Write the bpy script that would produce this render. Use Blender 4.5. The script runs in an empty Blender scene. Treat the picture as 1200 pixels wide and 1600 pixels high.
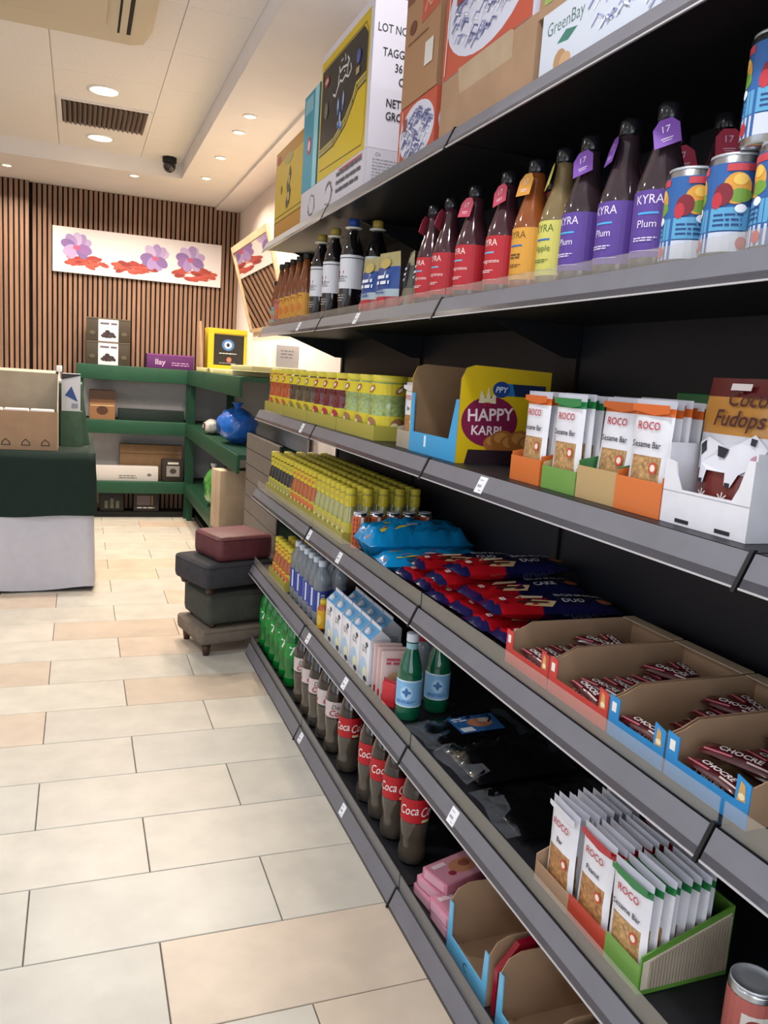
import bpy, bmesh, math, random
from mathutils import Matrix, Vector
random.seed(7)
C = bpy.context.scene.collection
SC = bpy.context.scene
PI = math.pi

# ------------------------------------------------------------------ camera
H = 1.45
cam_d = bpy.data.cameras.new('camera')
cam = bpy.data.objects.new('camera', cam_d)
C.objects.link(cam)
Rm = Matrix(((0.9351747, -0.00548566, -0.3541443), (-0.3476932, 0.17636679, -0.92087143), (0.06751088, 0.98430923, 0.16302643)))
cam.matrix_world = Matrix.Translation((0, 0, H)) @ Rm.to_4x4()
cam_d.sensor_fit = 'VERTICAL'
cam_d.sensor_height = 24.0
cam_d.sensor_width = 18.0
cam_d.lens = 1262.0 / 1600.0 * 24.0
cam_d.clip_start = 0.02
SC.camera = cam

# ------------------------------------------------------------------ world, light, exposure
w = bpy.data.worlds.new('world')
SC.world = w
w.use_nodes = True
bg = w.node_tree.nodes['Background']
bg.inputs[0].default_value = (0.80, 0.90, 1.0, 1)
bg.inputs[1].default_value = 1.0
SC.view_settings.view_transform = 'Standard'
SC.view_settings.look = 'None'
SC.view_settings.gamma = 1.0
SC.view_settings.exposure = -0.12
SC.view_settings.use_curve_mapping = False


def area_light(name, loc, rot, sx, sy, power, col, shape='RECTANGLE', spread=PI):
    d = bpy.data.lights.new(name, 'AREA')
    d.shape = shape
    d.size = sx
    if shape in ('RECTANGLE', 'ELLIPSE'):
        d.size_y = sy
    d.energy = power
    d.color = col
    d.spread = spread
    o = bpy.data.objects.new(name, d)
    C.objects.link(o)
    o.location = loc
    o.rotation_euler = rot
    return o


# daylight coming in through the two shop windows (front wall behind the camera, left wall)
area_light('window_daylight', (-0.7, -2.45, 1.55), (math.radians(90), 0, 0), 3.4, 2.3, 66, (0.84, 0.92, 1.0))
area_light('window_daylight', (-3.15, 1.6, 1.55), (0, math.radians(-90), 0), 2.3, 3.6, 18, (0.84, 0.92, 1.0))
CEIL_W = 20.0      # watt of each unseen large ceiling downlight
SPOT_W = 20       # watt of each small soffit downlight

# ------------------------------------------------------------------ materials
MATS = {}


def lin(c):
    c = c.lstrip('#')
    v = [int(c[i:i + 2], 16) / 255 for i in (0, 2, 4)]
    return tuple((x / 12.92 if x <= 0.04045 else ((x + 0.055) / 1.055) ** 2.4) for x in v)


def newmat(name, col, rough=0.5, metal=0.0, trans=0.0, alpha=1.0, coat=0.0, emit=0.0, noise=0.0, nscale=20.0, bump=0.0, bscale=60.0, stretch=(1, 1, 1), ior=1.45, spec=0.5, objrand=0.0):
    m = bpy.data.materials.new(name)
    m.use_nodes = True
    nt = m.node_tree
    b = nt.nodes['Principled BSDF']
    rgb = lin(col)
    b.inputs['Base Color'].default_value = (*rgb, 1)
    b.inputs['Roughness'].default_value = rough
    b.inputs['Metallic'].default_value = metal
    b.inputs['Transmission Weight'].default_value = trans
    b.inputs['Alpha'].default_value = alpha
    b.inputs['Coat Weight'].default_value = coat
    b.inputs['IOR'].default_value = ior
    b.inputs['Specular IOR Level'].default_value = spec
    if emit:
        b.inputs['Emission Color'].default_value = (*rgb, 1)
        b.inputs['Emission Strength'].default_value = emit
    if noise or bump:
        tc = nt.nodes.new('ShaderNodeTexCoord')
        mp = nt.nodes.new('ShaderNodeMapping')
        mp.inputs['Scale'].default_value = stretch
        if objrand:
            oi0 = nt.nodes.new('ShaderNodeObjectInfo')
            ad = nt.nodes.new('ShaderNodeVectorMath')
            ad.operation = 'MULTIPLY_ADD'
            ad.inputs[1].default_value = (37.0, 53.0, 71.0)
            nt.links.new(oi0.outputs['Random'], ad.inputs[0])
            nt.links.new(tc.outputs['Object'], ad.inputs[2])
            nt.links.new(ad.outputs[0], mp.inputs['Vector'])
        else:
            nt.links.new(tc.outputs['Object'], mp.inputs['Vector'])
    if noise:
        n = nt.nodes.new('ShaderNodeTexNoise')
        n.inputs['Scale'].default_value = nscale
        n.inputs['Detail'].default_value = 5
        nt.links.new(mp.outputs[0], n.inputs['Vector'])
        r = nt.nodes.new('ShaderNodeValToRGB')
        r.color_ramp.elements[0].position = 0.3
        r.color_ramp.elements[1].position = 0.7
        r.color_ramp.elements[0].color = (*[x * (1 - noise) for x in rgb], 1)
        r.color_ramp.elements[1].color = (*[min(1, x * (1 + noise)) for x in rgb], 1)
        nt.links.new(n.outputs['Fac'], r.inputs[0])
        last = r.outputs[0]
        if objrand:
            oi = nt.nodes.new('ShaderNodeObjectInfo')
            mr = nt.nodes.new('ShaderNodeMapRange')
            mr.inputs[3].default_value = 1 - objrand
            mr.inputs[4].default_value = 1 + objrand
            nt.links.new(oi.outputs['Random'], mr.inputs[0])
            vm = nt.nodes.new('ShaderNodeVectorMath')
            vm.operation = 'SCALE'
            nt.links.new(last, vm.inputs[0])
            nt.links.new(mr.outputs[0], vm.inputs['Scale'])
            last = vm.outputs[0]
        nt.links.new(last, b.inputs['Base Color'])
    if bump:
        n2 = nt.nodes.new('ShaderNodeTexNoise')
        n2.inputs['Scale'].default_value = bscale
        n2.inputs['Detail'].default_value = 4
        nt.links.new(mp.outputs[0], n2.inputs['Vector'])
        bp = nt.nodes.new('ShaderNodeBump')
        bp.inputs['Strength'].default_value = bump
        bp.inputs['Distance'].default_value = 0.01
        nt.links.new(n2.outputs['Fac'], bp.inputs['Height'])
        nt.links.new(bp.outputs[0], b.inputs['Normal'])
    MATS[name] = m
    return m


def mat(k):
    if k in MATS:
        return MATS[k]
    if k.startswith('g#'):            # glossy print / foil
        return newmat(k, k[1:], rough=0.22, coat=0.2)
    return newmat(k, k, rough=0.5)


# setting
newmat('tile_cream', '#c2bcb0', 0.35, noise=0.08, nscale=9, bump=0.04, bscale=30, objrand=0.05)
newmat('tile_grey', '#bcb8ae', 0.35, noise=0.08, nscale=8, bump=0.04, bscale=30, objrand=0.05)
newmat('tile_pink', '#c3b3a1', 0.35, noise=0.09, nscale=8, bump=0.04, bscale=30, objrand=0.05)
newmat('grout', '#6f675c', 0.9, noise=0.1)
newmat('wall_paint', '#ddd2ca', 0.8, noise=0.02, nscale=4)
newmat('ceiling_white', '#e0dad8', 0.85, noise=0.02, nscale=5)
newmat('ceiling_tile', '#e4dedc', 0.9, noise=0.03, nscale=60, bump=0.03, bscale=200)
newmat('ceiling_void', '#948b84', 0.9)
newmat('slat_wood', '#8b6a55', 0.55, noise=0.22, nscale=6, stretch=(6, 6, 0.5), objrand=0.12)
newmat('slat_felt', '#17120f', 0.95)
newmat('mirror', '#d8d4cc', 0.03, metal=1.0)
newmat('beige_frame', '#b39a7c', 0.5, noise=0.1)
newmat('shop_frame', '#44474a', 0.4, metal=0.6)
newmat('pane', '#e8f2ff', 0.02, trans=1.0, alpha=0.25)
# shelving
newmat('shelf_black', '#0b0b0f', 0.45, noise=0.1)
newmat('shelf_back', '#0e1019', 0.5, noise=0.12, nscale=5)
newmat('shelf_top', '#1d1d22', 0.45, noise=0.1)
newmat('ticket_strip', '#68676f', 0.5, noise=0.06, nscale=14, spec=0.8)
newmat('strip_flange', '#4d4c54', 0.2, coat=0.5, alpha=0.75)
newmat('base_riser', '#6e6c6c', 0.35, noise=0.06)
newmat('strip_edge', '#b9b6b8', 0.25)
newmat('kick_plate', '#3f3d3d', 0.5, noise=0.1)
newmat('riser', '#c4bdb2', 0.15, alpha=0.20)
newmat('ticket', '#e9e9ee', 0.5)
newmat('slatwall', '#6a625b', 0.6, noise=0.08)
# back stand and table
newmat('stand_green', '#17452f', 0.5, noise=0.12, nscale=8)
newmat('stand_white', '#b9b6b8', 0.6, noise=0.04)
newmat('stand_dark', '#141311', 0.7)
newmat('cloth_green', '#08211a', 0.85, noise=0.15, bump=0.1, bscale=200)
newmat('cloth_pale_green', '#46604f', 0.85, noise=0.1, bump=0.05, bscale=200)
newmat('cloth_white', '#c3c2cc', 0.8, noise=0.03, bump=0.05, bscale=150)
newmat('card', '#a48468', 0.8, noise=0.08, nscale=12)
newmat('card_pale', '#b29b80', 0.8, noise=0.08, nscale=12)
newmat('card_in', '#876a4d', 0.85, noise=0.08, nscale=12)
newmat('card_grey', '#a29684', 0.85, noise=0.08, nscale=12)
newmat('leather_red', '#5c2a30', 0.55, noise=0.15, bump=0.1, bscale=60)
newmat('fabric_dark', '#333237', 0.9, noise=0.15, bump=0.2, bscale=150)
newmat('fabric_green', '#3c3d37', 0.9, noise=0.15, bump=0.2, bscale=150)
newmat('fabric_taupe', '#6f6358', 0.9, noise=0.12, bump=0.2, bscale=150)
newmat('wood_dark', '#3f2416', 0.45, noise=0.2, stretch=(1, 1, 8))
# products
newmat('glass_plum', '#33262c', 0.10, coat=0.6, noise=0.12)
newmat('glass_red', '#43232b', 0.10, coat=0.6, noise=0.12)
newmat('glass_apricot', '#8a4a22', 0.10, coat=0.6, noise=0.12)
newmat('glass_apple', '#7d6a48', 0.10, coat=0.6, noise=0.12)
newmat('glass_cola', '#221510', 0.08, coat=0.7, noise=0.1)
newmat('cola_low', '#4a4238', 0.10, coat=0.7, noise=0.1)
newmat('glass_dark', '#141012', 0.08, coat=0.7)
newmat('juice_orange', '#a4541c', 0.12, coat=0.5, noise=0.15)
newmat('juice_brown', '#7c4420', 0.12, coat=0.5, noise=0.15)
newmat('pet_green', '#0e9a3c', 0.05, trans=0.55, coat=0.4, noise=0.2)
newmat('glass_green', '#12714f', 0.04, trans=0.45, coat=0.5)
newmat('pet_clear', '#c9d2dc', 0.05, trans=0.75, coat=0.3)
newmat('jar_orange', '#a84a17', 0.12, coat=0.5, noise=0.3, nscale=90)
newmat('jar_brown', '#4a3a1e', 0.12, coat=0.5, noise=0.3, nscale=90)
newmat('jar_red', '#5e101a', 0.12, coat=0.5, noise=0.3, nscale=90)
newmat('jar_green', '#8fa060', 0.12, coat=0.5, noise=0.3, nscale=90)
newmat('jar_black', '#17120f', 0.12, coat=0.5)
newmat('drink_clear', '#9c9a62', 0.12, coat=0.5, noise=0.15)
newmat('film', '#aeb2ba', 0.05, alpha=0.13, coat=1.0, bump=1.0, bscale=60)
newmat('film_bag', '#2a6fd0', 0.12, alpha=0.85, coat=0.6, noise=0.35, nscale=14, bump=0.8, bscale=14)
newmat('film_white', '#cfcac6', 0.2, noise=0.2, nscale=14, bump=0.8, bscale=14)
newmat('film_green', '#4f9a45', 0.15, coat=0.5, noise=0.45, nscale=16, bump=0.8, bscale=14)
newmat('black_plastic', '#0b0b0d', 0.16, coat=0.4, bump=0.35, bscale=25)
newmat('black_matte', '#0c0c0e', 0.5)
newmat('tray_film', '#b7ad4e', 0.25, alpha=0.8)
newmat('yellow_lid', '#cfc03a', 0.3)
newmat('seeds', '#b08a5c', 0.35, noise=0.45, nscale=160)
newmat('nuts', '#a5764a', 0.35, noise=0.5, nscale=110)
newmat('pack_white', '#dcdbe2', 0.32, noise=0.04, nscale=30)
newmat('pack_side', '#c3c4d0', 0.35)
newmat('steel', '#b5b7bb', 0.25, metal=1.0)
newmat('lid_steel', '#c3c6cc', 0.38, metal=0.55)
newmat('cake_red', '#a8131d', 0.2, coat=0.4, noise=0.25, nscale=16, bump=0.5, bscale=25)
newmat('cake_blue', '#171743', 0.2, coat=0.4, noise=0.2, nscale=16, bump=0.4, bscale=25)
newmat('snack_blue', '#0f83bd', 0.2, coat=0.4, noise=0.2, nscale=14, bump=0.5, bscale=22)
newmat('choc', '#4a161c', 0.25, coat=0.3, noise=0.2, nscale=40)
newmat('lamp', '#fff2df', 0.5, emit=9.0)
newmat('lamp_warm', '#ffdcae', 0.5, emit=7.0)
newmat('lamp_ring', '#e8e3dc', 0.5)
newmat('ac_body', '#cdc0a8', 0.5)
newmat('vent_blade', '#7f6b5e', 0.5)
newmat('vent_dark', '#2a221e', 0.8)

# ------------------------------------------------------------------ mesh helpers
class MB:
    def __init__(s):
        s.v, s.f, s.mi, s.sm, s.mn = [], [], [], [], []

    def mid(s, k):
        if k not in s.mn:
            s.mn.append(k)
        return s.mn.index(k)

    def add(s, vs, fs, k, smooth=False):
        o = len(s.v)
        s.v += [tuple(p) for p in vs]
        for i, f in enumerate(fs):
            kk = k[i] if isinstance(k, (list, tuple)) else k
            s.f.append([o + j for j in f])
            s.mi.append(s.mid(kk))
            s.sm.append(smooth)
        return s

    def box(s, x0, x1, y0, y1, z0, z1, k, bev=0.0):
        if bev <= 0:
            vs = [(x, y, z) for z in (z0, z1) for y in (y0, y1) for x in (x0, x1)]
            fs = [(0, 2, 3, 1), (4, 5, 7, 6), (0, 1, 5, 4), (2, 6, 7, 3), (0, 4, 6, 2), (1, 3, 7, 5)]
            return s.add(vs, fs, k)
        bm = bmesh.new()
        bmesh.ops.create_cube(bm, size=1)
        for v in bm.verts:
            v.co = Vector(((x0 + x1) / 2 + v.co.x * (x1 - x0), (y0 + y1) / 2 + v.co.y * (y1 - y0), (z0 + z1) / 2 + v.co.z * (z1 - z0)))
        bmesh.ops.bevel(bm, geom=bm.edges[:], offset=bev, segments=2, affect='EDGES', profile=0.6)
        bm.verts.index_update()
        s.add([v.co for v in bm.verts], [[v.index for v in f.verts] for f in bm.faces], k, True)
        bm.free()
        return s

    def quad(s, a, b, c, d, k):
        return s.add([a, b, c, d], [(0, 1, 2, 3)], k)

    def prism(s, pts, axis, a0, a1, k, capk=None):
        """extrude a 2D outline; axis 'x': pts=(y,z), 'y': pts=(x,z), 'z': pts=(x,y)"""
        def P(p, a):
            return (a, p[0], p[1]) if axis == 'x' else (p[0], a, p[1]) if axis == 'y' else (p[0], p[1], a)
        n = len(pts)
        vs = [P(p, a0) for p in pts] + [P(p, a1) for p in pts]
        fs = [tuple(range(n - 1, -1, -1)), tuple(range(n, 2 * n))] + [(i, (i + 1) % n, n + (i + 1) % n, n + i) for i in range(n)]
        return s.add(vs, fs, k)

    def lathe(s, prof, k, n=20, c=(0, 0)):
        """prof: list of (r, z) or (r, z, matkey for the segment that starts here)"""
        vs, fs, ks = [], [], []
        cur = k
        for p in prof:
            for j in range(n):
                a = 2 * PI * j / n
                vs.append((c[0] + p[0] * math.cos(a), c[1] + p[0] * math.sin(a), p[1]))
        for i in range(len(prof) - 1):
            if len(prof[i]) > 2:
                cur = prof[i][2]
            for j in range(n):
                fs.append((i * n + j, i * n + (j + 1) % n, (i + 1) * n + (j + 1) % n, (i + 1) * n + j))
                ks.append(cur)
        fs.append(tuple(range(n - 1, -1, -1)))
        ks.append(ks[0])
        m = (len(prof) - 1) * n
        fs.append(tuple(m + j for j in range(n)))
        ks.append(ks[-2])
        s.add(vs, fs, ks, True)
        return s

    def tube(s, pts, r, k, n=6):
        pts = [Vector(p) for p in pts]
        vs, fs = [], []
        for i, p in enumerate(pts):
            t = (pts[min(i + 1, len(pts) - 1)] - pts[max(i - 1, 0)]).normalized()
            u = t.cross(Vector((0.13, 0.31, 0.94))).normalized()
            v = t.cross(u)
            for j in range(n):
                a = 2 * PI * j / n
                vs.append(p + r * (math.cos(a) * u + math.sin(a) * v))
        for i in range(len(pts) - 1):
            for j in range(n):
                fs.append((i * n + j, i * n + (j + 1) % n, (i + 1) * n + (j + 1) % n, (i + 1) * n + j))
        return s.add(vs, fs, k, True)

    def pillow(s, w, d, h, kf, nx=10, ny=8, seal=0.12, wr=0.1, seed=0, flat=False):
        """crimped packet lying flat: w along x, d along y, h high; kf(u,v,top)->material key, u,v in -1..1"""
        rnd = random.Random(seed)
        def hh(u, v):
            a = max(0.0, 1 - abs(u) ** 4) if abs(u) < 1 - seal else max(0.0, (1 - abs(u)) / seal) * (1 - (1 - seal) ** 4) * 0.9
            b = max(0.0, 1 - abs(v) ** 3)
            return (a * b) ** 0.55
        for top in (1, 0):
            vs, fs, ks = [], [], []
            for j in range(ny + 1):
                for i in range(nx + 1):
                    u, v = -1 + 2 * i / nx, -1 + 2 * j / ny
                    q = hh(u, v)
                    jz = (rnd.random() - 0.5) * wr * h * (1 if 0 < j < ny else 0)
                    z = h * 0.5 + (h * 0.5 * q + jz * min(1, q * 3)) * (1 if top else (-1 if not flat else -1))
                    if abs(u) > 0.999 or abs(v) > 0.999:
                        z = h * 0.5
                    z = max(z, 0.0002)
                    vs.append((u * w / 2 + (rnd.random() - 0.5) * 0.01 * w * wr * 4 * (0 if top else 0), v * d / 2 * (1 - 0.05 * (1 - abs(u))), z))
            for j in range(ny):
                for i in range(nx):
                    q = [j * (nx + 1) + i, j * (nx + 1) + i + 1, (j + 1) * (nx + 1) + i + 1, (j + 1) * (nx + 1) + i]
                    fs.append(tuple(q) if top else tuple(reversed(q)))
                    ks.append(kf(-1 + 2 * (i + .5) / nx, -1 + 2 * (j + .5) / ny, top))
            s.add(vs, fs, ks, True)
        return s

    def xf(s, M):
        s.v = [tuple(M @ Vector(p)) for p in s.v]
        return s

    def build(s, name):
        me = bpy.data.meshes.new(name)
        me.from_pydata(s.v, [], s.f)
        for k in s.mn:
            me.materials.append(mat(k))
        me.polygons.foreach_set('material_index', s.mi)
        me.polygons.foreach_set('use_smooth', s.sm)
        me.update()
        return me


# flat print: coloured shapes laid on a surface
_TXT = {}


def text_polys(t, bold=0.0):
    key = (t, bold)
    if key not in _TXT:
        c = bpy.data.curves.new('tmp', 'FONT')
        c.body = t
        c.size = 1
        c.resolution_u = 2
        c.offset = bold
        o = bpy.data.objects.new('tmp', c)
        C.objects.link(o)
        me = bpy.data.meshes.new_from_object(o)
        ps = [[(me.vertices[i].co.x, me.vertices[i].co.y) for i in p.vertices] for p in me.polygons]
        bpy.data.objects.remove(o)
        bpy.data.curves.remove(c)
        bpy.data.meshes.remove(me)
        xs = [q[0] for p in ps for q in p] or [0, 1]
        _TXT[key] = (ps, min(xs), max(xs))
    return _TXT[key]


class G:
    def __init__(s):
        s.items = []
        s.n = 0

    def _a(s, polys, k):
        s.items.append((s.n, k, polys))
        s.n += 1
        return s

    def rect(s, u0, v0, u1, v1, k, n=1):
        return s._a([[(u0 + (u1 - u0) * i / n, v0), (u0 + (u1 - u0) * (i + 1) / n, v0), (u0 + (u1 - u0) * (i + 1) / n, v1), (u0 + (u1 - u0) * i / n, v1)] for i in range(n)], k)

    def poly(s, pts, k):
        return s._a([pts], k)

    def ell(s, cu, cv, ru, rv, k, n=10, rot=0.0):
        ps = []
        cr, sr = math.cos(rot), math.sin(rot)
        def T(x, y):
            return (cu + x * cr - y * sr, cv + x * sr + y * cr)
        for i in range(n):
            a, b = PI - PI * i / n, PI - PI * (i + 1) / n
            x0, y0, x1, y1 = ru * math.cos(a), rv * math.sin(a), ru * math.cos(b), rv * math.sin(b)
            q = [T(x0, -y0), T(x1, -y1), T(x1, y1), T(x0, y0)]
            if i == 0:
                q = q[:3]
            if i == n - 1:
                q = [q[0], q[1], q[3]]
            ps.append(q)
        return s._a(ps, k)

    def stroke(s, pts, wd, k):
        ps = []
        for a, b in zip(pts, pts[1:]):
            dx, dy = b[0] - a[0], b[1] - a[1]
            L = math.hypot(dx, dy) or 1
            nx, ny = -dy / L * wd / 2, dx / L * wd / 2
            ex, ey = dx / L * wd * .25, dy / L * wd * .25
            ps.append([(a[0] - nx - ex, a[1] - ny - ey), (b[0] - nx + ex, b[1] - ny + ey), (b[0] + nx + ex, b[1] + ny + ey), (a[0] + nx - ex, a[1] + ny - ey)])
        return s._a(ps, k)

    def text(s, t, u, v, size, k, al='C', rot=0.0, shear=0.0, bold=0.0, sx=1.0):
        ps, a, b = text_polys(t, bold)
        off = {'C': -(a + b) / 2, 'L': -a, 'R': -b}[al]
        cr, sr = math.cos(rot), math.sin(rot)
        out = []
        for p in ps:
            q = []
            for x, y in p:
                xx, yy = (x + off + y * shear) * size * sx, y * size
                q.append((u + xx * cr - yy * sr, v + xx * sr + yy * cr))
            out.append(q)
        return s._a(out, k)

    def lines(s, u0, u1, v, dv, n, h, k, seed=0):
        """rows of small illegible print"""
        r = random.Random(seed)
        ps = []
        for i in range(n):
            x = u0
            e = u1 - (u1 - u0) * 0.25 * r.random()
            while x < e:
                L = min(e - x, h * (1.5 + 4 * r.random()))
                ps.append([(x, v - i * dv), (x + L, v - i * dv), (x + L, v - i * dv + h), (x, v - i * dv + h)])
                x += L + h * 0.8
        return s._a(ps, k)

    def onto(s, mb, f, eps=0.0004):
        eps = min(eps, 0.003 / max(1, s.n))
        for n, k, ps in s.items:
            for p in ps:
                mb.add([f(u, v, (n + 1) * eps) for u, v in p], [tuple(range(len(p)))], k)
        return mb


def plane_map(o, u, v):
    o, u, v = Vector(o), Vector(u), Vector(v)
    n = u.cross(v).normalized()
    return lambda a, b, h: o + u * a + v * b + n * h


def cyl_map(r, c=(0, 0)):
    return lambda a, b, h: (c[0] + (r + h) * math.sin(a / r), c[1] - (r + h) * math.cos(a / r), b)


def front_map(y0):      # print on a local -Y face
    return plane_map((0, y0, 0), (1, 0, 0), (0, 0, 1))


def gmesh(name, g, f, eps=0.0004):
    return g.onto(MB(), f, eps).build(name)


# ------------------------------------------------------------------ object helpers
def mesh_obj(name, me, parent=None):
    o = bpy.data.objects.new(name, me)
    C.objects.link(o)
    if parent:
        o.parent = parent
    return o


def tag(o, label, cat, group=None):
    o['label'] = label
    o['category'] = cat
    if group:
        o['group'] = group
    return o


def parts_to(o, parts):
    for p in parts:
        q = mesh_obj(p[0], p[1], o)
        if len(p) > 2 and p[2]:
            parts_to(q, p[2])
        if len(p) > 3:
            q['label'] = p[3]


def thing(name, label, cat, loc, parts, rz=0.0, group=None, rx=0.0, ry=0.0, sc=None):
    o = bpy.data.objects.new(name, None)
    o.empty_display_size = 0.05
    C.objects.link(o)
    o.location = loc
    o.rotation_euler = (rx, ry, rz)
    if sc:
        o.scale = sc
    tag(o, label, cat, group)
    parts_to(o, parts)
    return o


def solo(name, me, label, cat, loc=(0, 0, 0), rz=0.0, group=None, rx=0.0, ry=0.0):
    o = mesh_obj(name, me)
    o.location = loc
    o.rotation_euler = (rx, ry, rz)
    return tag(o, label, cat, group)


def struct(name, me, parent=None):
    o = mesh_obj(name, me, parent)
    if parent is None:
        o['kind'] = 'structure'
    return o


OR = ['first', 'second', 'third', 'fourth', 'fifth', 'sixth', 'seventh', 'eighth', 'ninth', 'tenth', 'eleventh', 'twelfth', 'thirteenth', 'fourteenth', 'fifteenth', 'sixteenth', 'seventeenth', 'eighteenth', 'nineteenth', 'twentieth', 'twenty-first', 'twenty-second', 'twenty-third', 'twenty-fourth']
AIS = -PI / 2           # product front turned to the aisle (-x)
#SECTION
# ================================================================== THE SETTING
XL, XR, YF, YB, ZC, ZS = -3.2, 1.43, -2.5, 8.1, 3.05, 2.93
SOFX, SOFY = 0.77, 7.08
# floor with its tiles
fl = struct('floor', MB().box(XL, XR, YF, YB, -0.06, -0.006, 'grout').build('floor'))
TW, TD, TX, TY = 0.6384, 0.3025, 0.2004, 1.898
_tm = {}
rt = random.Random(3)
r0 = math.floor((YF - TY) / TD)
for r in range(r0, math.ceil((YB - TY) / TD)):
    ya, yb = max(YF, TY + r * TD), min(YB, TY + (r + 1) * TD)
    if yb - ya < 0.02:
        continue
    off = TX + (TW / 2 if r % 2 == 0 else 0)
    for k in range(-8, 5):
        xa, xb = max(XL, off + k * TW), min(XR, off + (k + 1) * TW)
        if xb - xa < 0.02:
            continue
        kind = rt.choices(['tile_cream', 'tile_grey', 'tile_pink'], [4, 3, 2])[0]
        if r == -1 and k == 0:
            kind = 'tile_pink'
        key = (round(xb - xa, 3), round(yb - ya, 3), kind)
        if key not in _tm:
            a, b = (xb - xa) / 2 - 0.0016, (yb - ya) / 2 - 0.0016
            m = MB()
            c = 0.0015
            vs = [(-a, -b, -.008), (a, -b, -.008), (a, b, -.008), (-a, b, -.008), (-a, -b, -c), (a, -b, -c), (a, b, -c), (-a, b, -c),
                  (-a + c, -b + c, 0), (a - c, -b + c, 0), (a - c, b - c, 0), (-a + c, b - c, 0)]
            fs = [(8, 9, 10, 11)] + [(i, (i + 1) % 4, 4 + (i + 1) % 4, 4 + i) for i in range(4)] + [(4 + i, 4 + (i + 1) % 4, 8 + (i + 1) % 4, 8 + i) for i in range(4)]
            _tm[key] = m.add(vs, fs, kind).build('tile')
        t = mesh_obj('tile', _tm[key], fl)
        t.location = ((xa + xb) / 2, (ya + yb) / 2, 0)

# walls
wr = struct('wall_right', MB().box(XR, XR + 0.1, YF, YB + 0.2, 0, ZC + 0.1, 'wall_paint').build('wall_right'))
m = MB()
m.box(XL - 0.1, XL, YF, -0.3, 0, ZC + 0.1, 'wall_paint').box(XL - 0.1, XL, 3.5, YB + 0.2, 0, ZC + 0.1, 'wall_paint')
m.box(XL - 0.1, XL, -0.3, 3.5, 0, 0.35, 'wall_paint').box(XL - 0.1, XL, -0.3, 3.5, 2.75, ZC + 0.1, 'wall_paint')
struct('wall_left', m.build('wall_left'))
m = MB()
m.box(XL - 0.1, -2.5, YF - 0.1, YF, 0, ZC + 0.1, 'wall_paint').box(1.1, XR + 0.1, YF - 0.1, YF, 0, ZC + 0.1, 'wall_paint')
m.box(-2.5, 1.1, YF - 0.1, YF, 0, 0.35, 'wall_paint').box(-2.5, 1.1, YF - 0.1, YF, 2.75, ZC + 0.1, 'wall_paint')
struct('wall_front', m.build('wall_front'))
w1 = struct('window_1', MB().box(-2.5, 1.1, YF - 0.055, YF - 0.045, 0.35, 2.75, 'pane').build('window_1'))
m = MB()
for x in (-2.5, -1.32, -0.12, 1.05):
    m.box(x, x + 0.05, YF - 0.08, YF - 0.02, 0.35, 2.75, 'shop_frame')
for z in (0.35, 2.70):
    m.box(-2.5, 1.1, YF - 0.08, YF - 0.02, z, z + 0.05, 'shop_frame')
mesh_obj('window_frame', m.build('window_frame'), w1)
w2 = struct('window_2', MB().box(XL - 0.055, XL - 0.045, -0.3, 3.5, 0.35, 2.75, 'pane').build('window_2'))
m = MB()
for y in (-0.3, 0.95, 2.2, 3.45):
    m.box(XL - 0.08, XL - 0.02, y, y + 0.05, 0.35, 2.75, 'shop_frame')
for z in (0.35, 2.70):
    m.box(XL - 0.08, XL - 0.02, -0.3, 3.5, z, z + 0.05, 'shop_frame')
mesh_obj('window_frame', m.build('window_frame'), w2)
# back wall: dark felt with timber slats
wb = struct('wall_back', MB().box(XL, XR, YB, YB + 0.1, 0, ZC + 0.1, 'wall_paint').box(-0.415, XR, YB - 0.012, YB, 0, ZS, 'slat_felt').box(-2.3, -0.415, YB - 0.075, YB, 0, ZS, 'slat_felt').build('wall_back'))
sl = MB().box(-0.0135, 0.0135, -0.02, 0, 0.02, ZS - 0.004, 'slat_wood').build('slat')
x = XR - 0.02
while x > -0.40:
    o = mesh_obj('slat', sl, wb)
    o.location = (x, YB - 0.012, 0)
    x -= 0.0425
x = -0.43
while x > -2.28:
    o = mesh_obj('slat', sl, wb)
    o.location = (x, YB - 0.075, 0)
    x -= 0.0425

# ceiling: upper field of tiles, lower soffit along the right and the back
ce = struct('ceiling', MB().box(XL, XR, YF, YB, ZC + 0.012, ZC + 0.08, 'ceiling_void').build('ceiling'))
_cm = {}
x = -0.15 - 6 * 0.6
while x < SOFX:
    y = SOFY
    while y > YF:
        xa, xb, ya, yb = max(XL, x), min(SOFX, x + 0.6), max(YF, y - 0.6), y
        y -= 0.6
        if xb - xa < 0.03 or yb - ya < 0.03:
            continue
        key = (round(xb - xa, 3), round(yb - ya, 3))
        if key not in _cm:
            _cm[key] = MB().box(-(xb - xa) / 2 + .0015, (xb - xa) / 2 - .0015, -(yb - ya) / 2 + .0008, (yb - ya) / 2 - .0008, 0, 0.012, 'ceiling_tile').build('ceiling_panel')
        o = mesh_obj('ceiling_panel', _cm[key], ce)
        o.location = ((xa + xb) / 2, (ya + yb) / 2, ZC)
    x += 0.6
struct('trim_1', MB().box(SOFX, XR, YF, YB, ZS, ZC + 0.012, 'ceiling_white').build('trim_1'))
struct('trim_2', MB().box(XL, SOFX, SOFY, YB, ZS, ZC + 0.012, 'ceiling_white').build('trim_2'))
struct('trim_3', MB().box(1.20, XR, YF, YB, ZS - 0.022, ZS, 'ceiling_white').build('trim_3'))

# downlights
_dl = {}


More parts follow.
